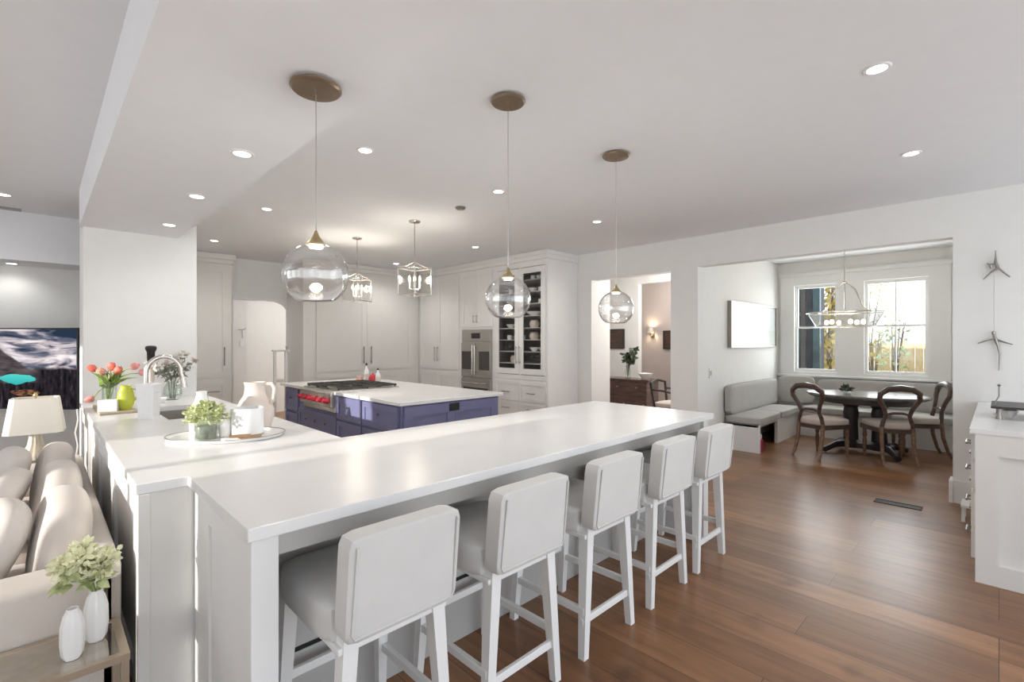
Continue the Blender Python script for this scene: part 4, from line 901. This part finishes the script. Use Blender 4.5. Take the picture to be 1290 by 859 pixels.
# ------------------------------------------------------------------ things on the sink counter
o = MB().box(.305, .52, 4.43, 5.08, HB, HB+.016, .004).build('serving_board', M['boardw']); tag(o, 'pale wooden board under the planter and green jug on left counter', 'board')
ZB = HB+.016
t = thing('planter', 'low white rectangular planter on the wooden board', 'planter', (.365, 4.55, ZB)); RZ = Matrix.Translation((.365, 4.55, ZB)) @ Matrix.Rotation(math.radians(-20), 4, 'Z')
MB(RZ).cells([-.056, -.05, .05, .056], [-.035, -.029, .029, .035], lambda u, v: not (-.05 < u < .05 and -.029 < v < .029), .004, .082).box(-.056, .056, -.035, .035, 0, .006).build('box', M['matte'], t)
MB(RZ).box(-.05, .05, -.029, .029, .006, .07).build('soil', M['soil'], t)
t = thing('jug', 'lime green glazed jug on the wooden board', 'jug', (.462, 4.56, ZB))
MB().lathe([(0, 0), (.035, 0), (.05, .04), (.054, .085), (.045, .135), (.032, .165), (.036, .18), (.032, .18), (.028, .165), (0, .15)], (.462, 4.56, ZB), 24).build('body', M['lime'], t, True)
MB().tube([(.493, 4.545, ZB+.155), (.525, 4.53, ZB+.145), (.53, 4.527, ZB+.10), (.508, 4.54, ZB+.06)], .006, 8).build('handle', M['lime'], t, True)
VX, VY = .40, 4.93
t = thing('glass_vase', 'clear glass vase holding coral tulips on the wooden board', 'vase', (VX, VY, ZB))
MB().lathe([(0, 0), (.042, 0), (.045, .01), (.048, .19), (.044, .19), (.041, .012), (0, .01)], (VX, VY, ZB), 20).build('body', M['vaseglass'], t, True)
def tulip(dx, dy, z, m, lab):
    """stem from the vase foot to a nodding flower offset (dx, dy) at height z"""
    t = thing('tulip', lab, 'flower', (VX, VY, ZB+.012), 0, 'tulips in the glass vase'); b = Vector((VX+.2*random.uniform(-.1, .1), VY+.02*random.uniform(-1, 1), ZB+.014))
    tip = Vector((VX+dx, VY+dy, z)); mid = Vector((VX+dx*.25, VY+dy*.25, ZB+.19+.3*(z-ZB-.19)))
    MB().tube([b, b.lerp(mid, .6)+Vector((0, 0, .02)), mid, mid.lerp(tip, .6)+Vector((0, 0, .015)), tip], [.004]*5, 6).build('stem', M['stem'], t, True)
    dirn = (tip-mid).normalized()*.6+Vector((dx, dy, .05)).normalized()*.4; dirn.normalize()
    T = Matrix.Translation(tip) @ dirn.to_track_quat('Z', 'Y').to_matrix().to_4x4()
    MB().lathe([(0, 0), (.017, .006), (.027, .025), (.028, .042), (.020, .062), (.008, .066), (0, .05)], (0, 0, 0), 12, T=T, ridges=3, ramp=.12).build('flower_head', m, t, True)
    lf = MB()
    for k in range(2):
        a = random.uniform(0, 2*PI); d = Vector((math.cos(a)*.6+dx*2, math.sin(a)*.6+dy*2, .75)); lf.leaf(Vector((VX, VY, ZB+.13)), d, .19, .045, bend=.9)
    lf.build('leaf', M['leaf'], t)
Rv = Vector((.712, -.702, 0))
for (u, dz, m, l) in [(-.11, 1.205, 'tulip', 'coral tulip leaning out at the left of the vase'), (-.045, 1.17, 'tulippink', 'pale coral tulip at centre left, low over the vase'), (.01, 1.205, 'tulip', 'coral tulip in the middle, highest above the vase'), (.045, 1.18, 'tulip', 'coral tulip just right of the vase centre'),
                      (.17, 1.225, 'tulippink', 'coral pink tulip leaning far right of the vase'), (.235, 1.185, 'tulippink', 'pink tulip leaning farthest right, by the faucet'), (-.125, .99, 'tulippink', 'pink tulip drooping low at the left edge of the counter')]:
    tulip(Rv.x*u, Rv.y*u, dz, M[m], l)
t = thing('canister', 'large square white canister in front of the faucet', 'canister', (.53, 4.02, HB)); T = Matrix.Translation((.53, 4.02, HB)) @ Matrix.Rotation(math.radians(-35), 4, 'Z')
b = MB(T); b.taper((0, 0, 0), (0, 0, .225), (.042, .042), (.052, .052)); b.build('body', M['matte'], t)
MB(T).box(-.055, .055, -.055, .055, .225, .238, .004).build('rim', M['matte'], t)
for s_ in (-1, 1): MB(T).tube([(s_*.048, -.02, .19), (s_*.062, -.02, .185), (s_*.062, .02, .185), (s_*.048, .02, .19)], .006, 6).build('handle', M['matte'], t, True)
t = thing('pepper_mill', 'tall black slender mill standing behind the faucet', 'mill', (.70, 5.2, HB))
MB().lathe([(0, 0), (.032, 0), (.034, .05), (.02, .12), (.026, .22), (.024, .32), (.018, .34)], (.70, 5.2, HB), 16).build('body', M['bisque'], t, True)
MB().lathe([(.018, .335), (.028, .35), (.03, .43), (.042, .455), (.042, .475), (.03, .485), (0, .487)], (.70, 5.2, HB), 16).build('head', M['black'], t, True)
o = bowl(MB(), (.735, 4.98, HB), .05, .045).build('soap_dish', M['china'], None, True); tag(o, 'little white dish on the counter behind the faucet', 'dish')
FX, FY = .86, 5.22
t = thing('flower_vase', 'round clear vase holding the muted mixed bouquet by the pier', 'vase', (FX, FY, HB)); MB().lathe([(0, 0), (.05, 0), (.075, .05), (.07, .11), (.045, .15), (.05, .165), (.046, .165), (.04, .15), (.064, .11), (.07, .05), (0, .008)], (FX, FY, HB), 20).build('body', M['vaseglass'], t, True)
for k in range(9):
    a = 2*PI*k/9+random.uniform(-.2, .2); r = random.uniform(.03, .20); z = HB+random.uniform(.27, .42); r = min(r, .17)
    t = thing('cut_flower', 'muted cream and grey-green flower stem in the bouquet by the pier', 'flower', (FX, FY, HB+.012), 0, 'stems of the mixed bouquet')
    tip = Vector((FX+r*math.cos(a), FY+r*math.sin(a)*.7, z)); 
    MB().tube([(FX+.02*math.cos(a), FY+.02*math.sin(a), HB+.012), (FX+.2*(tip.x-FX), FY+.2*(tip.y-FY), HB+.16), tuple(tip)], .003, 5).build('stem', M['sage'], t)
    bl = MB()
    for j in range(14):
        d = Vector((random.gauss(0, 1), random.gauss(0, 1), random.gauss(.3, 1))).normalized(); bl.leaf(tip, d, .045, .03)
    bl.build('blossom', M['blossom'] if k % 3 else M['bisque'], t)
    lf = MB()
    for j in range(12):
        p = Vector((FX, FY, HB+.17)).lerp(tip, random.uniform(.2, .95)); d = Vector((random.gauss(0, 1), random.gauss(0, 1), random.gauss(.1, .7))); lf.leaf(p, d, .075, .024)
    lf.build('foliage', M['sage'], t)
# tray group
TRX, TRY = .73, 2.94; TA = math.atan2(-.27, .42)
T = Matrix.Translation((TRX, TRY, HB)) @ Matrix.Rotation(TA, 4, 'Z')
t = thing('serving_tray', 'oval white serving tray with thin dark rim on the counter corner', 'tray', (TRX, TRY, HB))
MB().lathe([(0, .0), (.93, .0), (.97, .006), (1.0, .02), (.985, .02), (.95, .009), (0, .008)], (0, 0, 0), 48, T=T, sx=.29, sy=.20).build('dish', M['china'], t, True)
MB().tube([(T @ Vector((.289*math.cos(a), .199*math.sin(a), .0205))) for a in [2*PI*k/48 for k in range(49)]], .0028, 6).build('rim', M['pull'], t, True)
MB().tube([T @ Vector(p) for p in ((.05, -.197, .02), (.05, -.225, .03), (.09, -.23, .032), (.12, -.218, .03), (.12, -.187, .02))], .005, 6).build('handle', M['china'], t, True)
ZT = HB+.0085
def P3(u, v): return T @ Vector((u, v, .0085))
p = P3(-.078, -.07); t = thing('potted_herb', 'bushy pale green herb in a small glass pot on the tray', 'plant', tuple(p))
MB().lathe([(0, 0), (.052, 0), (.058, .09), (.053, .09), (.048, .008), (0, .006)], tuple(p), 18).build('pot', M['vaseglass'], t, True)
MB().lathe([(0, .006), (.046, .008), (.05, .07), (0, .075)], tuple(p), 16).build('soil', M['sage'], t, True)
fl = MB()
for k in range(800):
    a = random.uniform(0, 2*PI); e = random.uniform(-.25, 1.5); d = Vector((math.cos(a)*math.cos(e), math.sin(a)*math.cos(e), math.sin(e)))
    q = p+Vector((0, 0, .105))+Vector((d.x*.10, d.y*.10, d.z*.09))*random.uniform(.35, 1); fl.leaf(q, d+Vector((random.gauss(0, .5), random.gauss(0, .5), random.gauss(0, .5))), .020, .013)
fl.build('foliage', M['leafpale'], t)
p = P3(-.16, .09); t = thing('bottle', 'white tapered ceramic bottle behind the herb on the tray', 'bottle', tuple(p))
MB().lathe([(0, 0), (.058, 0), (.060, .06), (.050, .13), (.032, .19), (.024, .22), (.028, .235), (.022, .235), (0, .22)], tuple(p), 20).build('body', M['china'], t, True)
p = P3(.0, -.035); t = thing('cup', 'small white beaker beside the herb on the tray', 'cup', tuple(p)); mug(MB(), tuple(p), .029, .10).build('body', M['china'], t, True)
p = P3(.10, .0); t = thing('canister', 'round white canister on the tray, in front of the pitcher', 'canister', tuple(p))
MB().lathe([(0, 0), (.078, 0), (.08, .006), (.08, .15), (.074, .15), (.072, .012), (0, .01)], tuple(p), 28).build('body', M['matte'], t, True)
MB().lathe([(.0805, .003), (.0805, .012)], tuple(p), 28).build('base_band', M['boardw'], t, True)
p = Vector((.935, 3.165, HB)); t = thing('pitcher', 'beige stoneware pitcher with a handle behind the round canister', 'pitcher', tuple(p))
MB().lathe([(0, 0), (.085, 0), (.105, .05), (.105, .11), (.085, .16), (.06, .20), (.055, .25), (.062, .275), (.055, .275), (.049, .25), (0, .2)], tuple(p), 28).build('body', M['bisque'], t, True)
hr = Vector((.712, -.702, 0)); MB().tube([p+hr*.055+Vector((0, 0, .262)), p+hr*.10+Vector((0, 0, .265)), p+hr*.118+Vector((0, 0, .235)), p+hr*.112+Vector((0, 0, .17)), p+hr*.09+Vector((0, 0, .145))], .011, 8).build('handle', M['bisque'], t, True)
for k, (u0, v0, u1, v1, l) in enumerate([(.06, -.135, .20, -.10, 'wooden-handled spreader lying on the tray, the longer front one'), (.04, -.095, .14, -.078, 'wooden-handled spreader lying on the tray, just behind the other')]):
    a, b_ = P3(u0, v0), P3(u1, v1); a.z = b_.z = ZT+.011; t = thing('spreader', l, 'utensil', tuple(a), 0, 'spreaders on the tray'); d = (b_-a).normalized()
    MB().tube([a, a.lerp(b_, .5), b_], [.008, .010, .008], 8).build('handle', M['knife'], t, True)
    MB().tube([a, a-d*.03], [.004, .003], 6).build('ferrule', M['nickel'], t, True)

# ------------------------------------------------------------------ living room
t = thing('sofa', 'beige linen sofa backing onto the peninsula', 'sofa', (-.3, 3.35, 0))
MB().box(.135, .215, 2.22, 4.50, .06, .655, .03, 3).build('back_frame', M['sofa'], t, True)
MB().box(-.80, .215, 2.22, 2.42, .06, .62, .03, 3).build('armrest', M['sofa'], t, True); MB().box(-.80, .215, 4.36, 4.56, .06, .62, .03, 3).build('armrest', M['sofa'], t, True)
MB().box(-.78, .13, 2.42, 4.36, .06, .28, .01).build('base', M['sofa'], t)
for k in range(3):
    y = 2.745+k*.645; MB().soft((-.37, y, .37), (.84, .64, .18), 8, 8, .08).build('seat_cushion', M['sofa'], t, True)
    T = Matrix.Translation((.062, y, .60)) @ Matrix.Rotation(math.radians(9), 4, 'Y'); MB(T).soft((0, 0, 0), (.18, .64, .42), 2.9, 10).build('back_cushion', M['sofa'], t, True)
for (x, y) in ((-.74, 2.3), (-.74, 4.48), (.15, 2.3), (.15, 4.48)): MB().cyl((x, y, 0), (x, y, .07), .022, .028, n=10).build('foot', M['ebony'], t)
for (x, y, z, ry, rz, l) in [(-.16, 2.74, .60, 28, 8, 'beige throw pillow leaning nearest the sofa arm'), (-.17, 3.36, .61, 30, -8, 'beige throw pillow leaning in the middle of the sofa'), (-.17, 3.98, .62, 28, 8, 'beige throw pillow at the far end of the sofa by the lamp')]:
    o = MB(Matrix.Translation((x, y, z)) @ Matrix.Rotation(math.radians(rz), 4, 'Z') @ Matrix.Rotation(math.radians(ry), 4, 'Y')).soft((0, 0, 0), (.15, .46, .44), 3.0, 10).build('throw_pillow', M['pillow'], None, True); tag(o, l, 'pillow', 'throw pillows on the sofa')
t = thing('end_table', 'small dark end table under the lamp at the far end of the sofa', 'table', (-.02, 4.9, 0))
MB().box(-.24, .15, 4.70, 5.12, .56, .59, .006).build('top', M['walnut'], t)
for (x, y) in ((-.21, 4.73), (.12, 4.73), (-.21, 5.09), (.12, 5.09)): MB().box(x-.02, x+.02, y-.02, y+.02, 0, .56).build('leg', M['walnut'], t)
LX, LY, LZ = -.015, 4.9, .59
t = thing('table_lamp', 'ivory ceramic table lamp with tapered cream shade', 'lamp', (LX, LY, LZ))
MB().lathe([(0, 0), (.090, 0), (.092, .012), (.083, .03), (.060, .06), (.042, .10), (.033, .16), (.030, .19), (0, .192)], (LX, LY, LZ), 48, ridges=12, ramp=.05).build('base', M['lampbase'], t, True)
MB().cyl((LX, LY, LZ+.19), (LX, LY, LZ+.45), .007, n=8).lathe([(.012, .445), (.014, .455), (.006, .475), (0, .48)], (LX, LY, LZ), 10).build('stem', M['brasslt'], t, True)
T = Matrix.Translation((LX, LY, LZ)) @ Matrix.Rotation(math.radians(-6), 4, 'Z')
sh = MB(T); 
def ring(hx, hy, c, z): return [(hx, -hy+c, z), (hx, hy-c, z), (hx-c, hy, z), (-hx+c, hy, z), (-hx, hy-c, z), (-hx, -hy+c, z), (-hx+c, -hy, z), (hx-c, -hy, z)]
rr = [[sh.bm.verts.new(T @ Vector(q)) for q in ring(hx, hy, c, z)] for (hx, hy, c, z) in ((.158, .125, .04, .19), (.125, .10, .032, .44), (.120, .095, .032, .44), (.153, .120, .04, .19))]
for a, b_ in zip(rr, rr[1:]+rr[:1]):
    for k in range(8): sh.bm.faces.new((a[k], a[(k+1) % 8], b_[(k+1) % 8], b_[k]))
sh.build('lamp_shade', M['shade'], t)
# television on a swivel arm
tv = thing('television', 'large wall television showing a dark mountain landscape', 'television', (-.19, 6.79, 1.173), math.radians(-48.7)); F = FR(tv)
def tv_mat():
    m = bpy.data.materials.new('tv_landscape'); m.use_nodes = True; n = m.node_tree; n.nodes.clear(); L = n.links
    out = n.nodes.new('ShaderNodeOutputMaterial'); em = n.nodes.new('ShaderNodeEmission'); em.inputs[1].default_value = .9; L.new(em.outputs[0], out.inputs[0])
    tcn = n.nodes.new('ShaderNodeTexCoord'); sp = n.nodes.new('ShaderNodeSeparateXYZ'); L.new(tcn.outputs['Generated'], sp.inputs[0]); X, Z = sp.outputs['X'], sp.outputs['Z']
    def noise(sc, stretch, det=5, dist=0.0):
        mp = n.nodes.new('ShaderNodeMapping'); mp.inputs['Scale'].default_value = stretch; L.new(tcn.outputs['Generated'], mp.inputs[0])
        z = n.nodes.new('ShaderNodeTexNoise'); z.inputs['Scale'].default_value = sc; z.inputs['Detail'].default_value = det; z.inputs['Distortion'].default_value = dist; L.new(mp.outputs[0], z.inputs['Vector']); return z.outputs['Fac']
    def mth(op, a, b=None, c=None):
        q = n.nodes.new('ShaderNodeMath'); q.operation = op
        for i, v in enumerate((a, b, c)):
            if v is None: continue
            if isinstance(v, (int, float)): q.inputs[i].default_value = v
            else: L.new(v, q.inputs[i])
        return q.outputs[0]
    def ramp(f, stops):
        r = n.nodes.new('ShaderNodeValToRGB'); e = r.color_ramp.elements
        e[0].position, e[0].color = stops[0][0], stops[0][1]+(1,); e[1].position, e[1].color = stops[-1][0], stops[-1][1]+(1,)
        for p, c in stops[1:-1]: x = e.new(p); x.color = c+(1,)
        L.new(f, r.inputs[0]); return r.outputs[0]
    def mix(f, a, b):
        q = n.nodes.new('ShaderNodeMix'); q.data_type = 'RGBA'; L.new(f, q.inputs[0]); L.new(a, q.inputs[6]); L.new(b, q.inputs[7]); return q.outputs[2]
    def sm(v, a, b):
        q = n.nodes.new('ShaderNodeMapRange'); q.inputs[1].default_value = a; q.inputs[2].default_value = b; L.new(v, q.inputs[0]); return q.outputs[0]
    sky = ramp(mth('SUBTRACT', noise(3.2, (1, 1, 2.6), 6, 1.2), mth('MULTIPLY', sm(X, .66, .95), mth('MULTIPLY', sm(Z, .72, .95), .22))), [(.33, (.02, .035, .06)), (.42, (.13, .14, .19)), (.50, (.48, .42, .45)), (.62, (.85, .80, .80))])
    dark = ramp(noise(7, (6, 1, 1)), [(.35, (.006, .006, .008)), (.6, (.028, .022, .028)), (.72, (.09, .07, .075))])
    rock = ramp(noise(9, (1, 1, 2)), [(.3, (.03, .026, .03)), (.7, (.13, .105, .11))])
    wob = mth('MULTIPLY', mth('SUBTRACT', noise(6, (1, 1, 1)), .5), .12)
    hor = mth('ADD', mth('SUBTRACT', Z, .50), wob)
    c = mix(sm(hor, .02, -.02), sky, rock)
    mt = mth('SUBTRACT', mth('ADD', mth('MULTIPLY', mth('ABSOLUTE', mth('SUBTRACT', X, .43)), 1.15), Z), .75)
    c = mix(sm(mth('ADD', mt, wob), .015, -.015), c, rock)
    c = mix(sm(mth('ADD', mth('SUBTRACT', Z, .33), wob), .01, -.02), c, dark)
    c = mix(mth('MULTIPLY', sm(X, .68, .74), sm(mth('ADD', mth('SUBTRACT', Z, .50), wob), .02, -.02)), c, dark)
    teal = ramp(Z, [(.3, (.03, .42, .40)), (.45, (.10, .62, .56))])
    lk = mth('ADD', mth('POWER', mth('DIVIDE', mth('SUBTRACT', X, .56), .14), 2), mth('POWER', mth('DIVIDE', mth('ADD', mth('SUBTRACT', Z, .375), wob), .06), 2))
    c = mix(sm(lk, 1.05, .9), c, teal)
    br = mth('ADD', mth('POWER', mth('DIVIDE', mth('SUBTRACT', X, .62), .11), 2), mth('POWER', mth('DIVIDE', mth('ADD', mth('SUBTRACT', Z, .20), wob), .04), 2))
    brown = ramp(noise(25, (1, 1, 2)), [(.4, (.03, .02, .015)), (.65, (.30, .13, .06))])
    c = mix(sm(br, 1.1, .8), c, brown)
    L.new(c, em.inputs[0]); return m
MB(F).box(-.715, .715, -.015, .03, -.396, .396, .006).build('housing', M['black'], tv)
MB(F).box(-.703, .703, -.018, -.0155, -.384, .384).build('screen', tv_mat(), tv)
MB(F).box(-.2, .2, .03, .06, -.15, .15, .004).build('mount_plate', M['black'], tv)
MB().box(-.21, -.17, 6.82, 7.448, 1.14, 1.20).build('swivel_arm', M['black'], tv)
o = MB().tube([(.262, 6.10, .80), (.27, 6.09, .70), (.25, 6.10, .58), (.268, 6.09, .46), (.25, 6.1, .30), (.26, 6.10, .0)], .010, 8).build('power_cord', M['china'], None, True); tag(o, 'white cord hanging below the television beside the pier', 'cord')
# side table with vases
t = thing('side_table', 'champagne metal side table with glass top beside the sofa arm', 'table', (-.05, 2.06, 0))
fr = MB(); X0, X1, Y0, Y1, ZT_ = -.26, .195, 1.94, 2.195, .45
for (x, y) in ((X0, Y0), (X1, Y0), (X0, Y1), (X1, Y1)):
    MB().box(x-.010, x+.010, y-.010, y+.010, 0, ZT_-.02).build('leg', M['gold'], t)
fr.cells([X0-.012, X0+.012, X1-.012, X1+.012], [Y0-.012, Y0+.012, Y1-.012, Y1+.012], lambda u, v: not (X0+.012 < u < X1-.012 and Y0+.012 < v < Y1-.012), ZT_-.022, ZT_)
for y_ in (Y0, Y1): MB().box(X0, X1, y_-.008, y_+.008, .12, .135).build('shelf_rail', M['gold'], t)
fr.build('frame', M['gold'], t)
M['mirror'] = mat('antique_mirror', (.55, .50, .44), .08, .9, var=.12, scale=18)
MB().box(X0+.012, X1-.012, Y0+.012, Y1-.012, ZT_-.010, ZT_-.001).build('glass_top', M['mirror'], t)
MB().box(X0, X1, Y0, Y1, .135, .143).build('lower_shelf', M['mirror'], t)
def ribbed(label, x, y, h, r):
    o = MB().lathe([(0, 0), (r*.66, 0), (r*.92, h*.10), (r*1.03, h*.32), (r*1.0, h*.66), (r*.74, h*.88), (r*.50, h*.96), (r*.52, h), (r*.42, h), (r*.40, h*.94), (0, h*.6)], (0, 0, 0), 48, ridges=8, ramp=.035).build('ceramic_vase', M['china'], None, True)
    o.location = (x, y, ZT_); return tag(o, label, 'vase', 'white vases on the side table')
ribbed('empty white ribbed vase on the side table, the shorter of the pair', .075, 2.02, .155, .029)
ribbed('white ribbed vase on the side table holding pale yellow blooms', .135, 2.09, .165, .031)
BX, BY = .135, 2.09
for k in range(8):
    a = 2*PI*k/8+.3; r = random.uniform(.03, .075)
    if k == 0: a, r = PI*.72, .11
    tip = Vector((BX-.015+r*math.cos(a)*.9, BY+.0+r*math.sin(a)*.45, ZT_+random.uniform(.21, .31)))
    t = thing('cut_bloom', 'pale yellow-green bloom on its stem in the taller white vase', 'flower', (BX, BY, ZT_+.10), 0, 'pale yellow blooms in the white vase')
    MB().tube([(BX+.005*math.cos(a), BY+.005*math.sin(a), ZT_+.10), (BX+.012*math.cos(a), BY+.012*math.sin(a), ZT_+.17), tuple(tip)], .003, 5).build('stem', M['stem'], t)
    fl = MB()
    for j in range(60):
        d = Vector((random.gauss(0, 1), random.gauss(0, 1), random.gauss(.2, 1))).normalized(); fl.leaf(tip+d*random.uniform(0, .03), d, .022, .018)
    fl.build('petals', M['yellowbloom'], t)
    lf = MB()
    for j in range(5):
        d = Vector((random.gauss(0, 1), random.gauss(0, 1), random.gauss(0, .4))).normalized(); lf.leaf(tip-Vector((0, 0, .03)), d, .06, .03)
    lf.build('leaf', M['leafpale'], t)

# ------------------------------------------------------------------ outside the nook windows
o = MB().box(9.3, 40, -14, 22, -.35, -.25).build('lawn', M['lawn']); tag(o, 'pale winter lawn outside the nook windows', 'ground', kind='structure')
t = thing('house_wing', 'dark navy house wing seen through the left window', 'building', (11.7, 4.8, -.25))
MB().box(11.5, 11.85, 2.60, 7.0, -.25, 4.5).build('wall', M['navy'], t)
w_ = MB().cells([2.85, 2.93, 3.42, 3.5], [.6, .68, 1.98, 2.06, 2.9, 2.98], lambda u, v: not (2.93 < u < 3.42 and (.68 < v < 1.98 or 2.06 < v < 2.9)), 11.44, 11.5, 'yzx').build('window', M['pull'], t)
M['tealpane'] = mat('reflecting_teal_pane', (.10, .17, .19), .1, 0, var=.3, scale=2); MB().box(11.47, 11.49, 2.93, 3.42, .68, 2.9).build('pane', M['tealpane'], w_)
MB().box(11.40, 11.5, 2.58, 2.70, -.25, 4.5).build('corner_board', M['tealpane'], t)
t = thing('garden_fence', 'ochre board fence across the garden beyond the windows', 'fence', (19, 1, -.25))
fb = MB()
for k in range(70): fb.box(19.0, 19.03, -6+k*.2, -6+k*.2+.19, -.25, 1.40)
fb.build('boards', M['fence'], t)
for k in range(8): MB().box(19.03, 19.13, -6+k*2.0, -5.9+k*2.0, -.25, 1.5).build('post', M['fence'], t)
def shrub(name, label, x, y, h, r, m, n_, lw, z0=-.25, lo=.15):
    t = thing(name, label, 'shrub', (x, y, z0), 0, 'shrubs in the garden'); b = MB(); fl = MB()
    for k in range(7):
        a = random.uniform(0, 2*PI); rr_ = r*random.uniform(.2, .8); b.tube([(x, y, z0), (x+.4*rr_*math.cos(a), y+.4*rr_*math.sin(a), z0+h*.5), (x+rr_*math.cos(a), y+rr_*math.sin(a), z0+h*.95)], [.03, .02, .008], 5)
    for k in range(n_):
        a = random.uniform(0, 2*PI); e = random.uniform(-1, 1); q = random.uniform(.4, 1)**.6; p = Vector((x+r*q*math.cos(a)*math.sqrt(1-e*e), y+r*q*math.sin(a)*math.sqrt(1-e*e), z0+h*(lo+1)/2+h*(1-lo)/2*e*q))
        fl.leaf(p, (random.gauss(0, 1), random.gauss(0, 1), random.gauss(.2, 1)), lw*1.7, lw)
    b.build('branches', M['bark'], t); fl.build('foliage', m, t)
shrub('golden_shrub', 'tall golden shrub beside the navy house wing', 18.0, 3.80, 5.2, .62, M['gold_leaf'], 700, .14)
shrub('green_shrub', 'thin green shrub in front of the fence, behind the right window bar', 15.5, 1.88, 2.3, .36, M['leafpale'], 120, .08)
shrub('green_shrub', 'low dark shrub at the foot of the fence at right', 16.0, 1.10, .62, .40, M['leafdark'], 220, .10)
shrub('bare_shrub', 'sparse tan shrub against the fence in the right window', 17.2, 2.55, 2.0, .5, M['gold_leaf'], 90, .10)
shrub('bare_tree', 'hazy pale tree rising behind the fence', 26.0, 4.1, 5.0, 1.3, M['leafpale'], 420, .09)
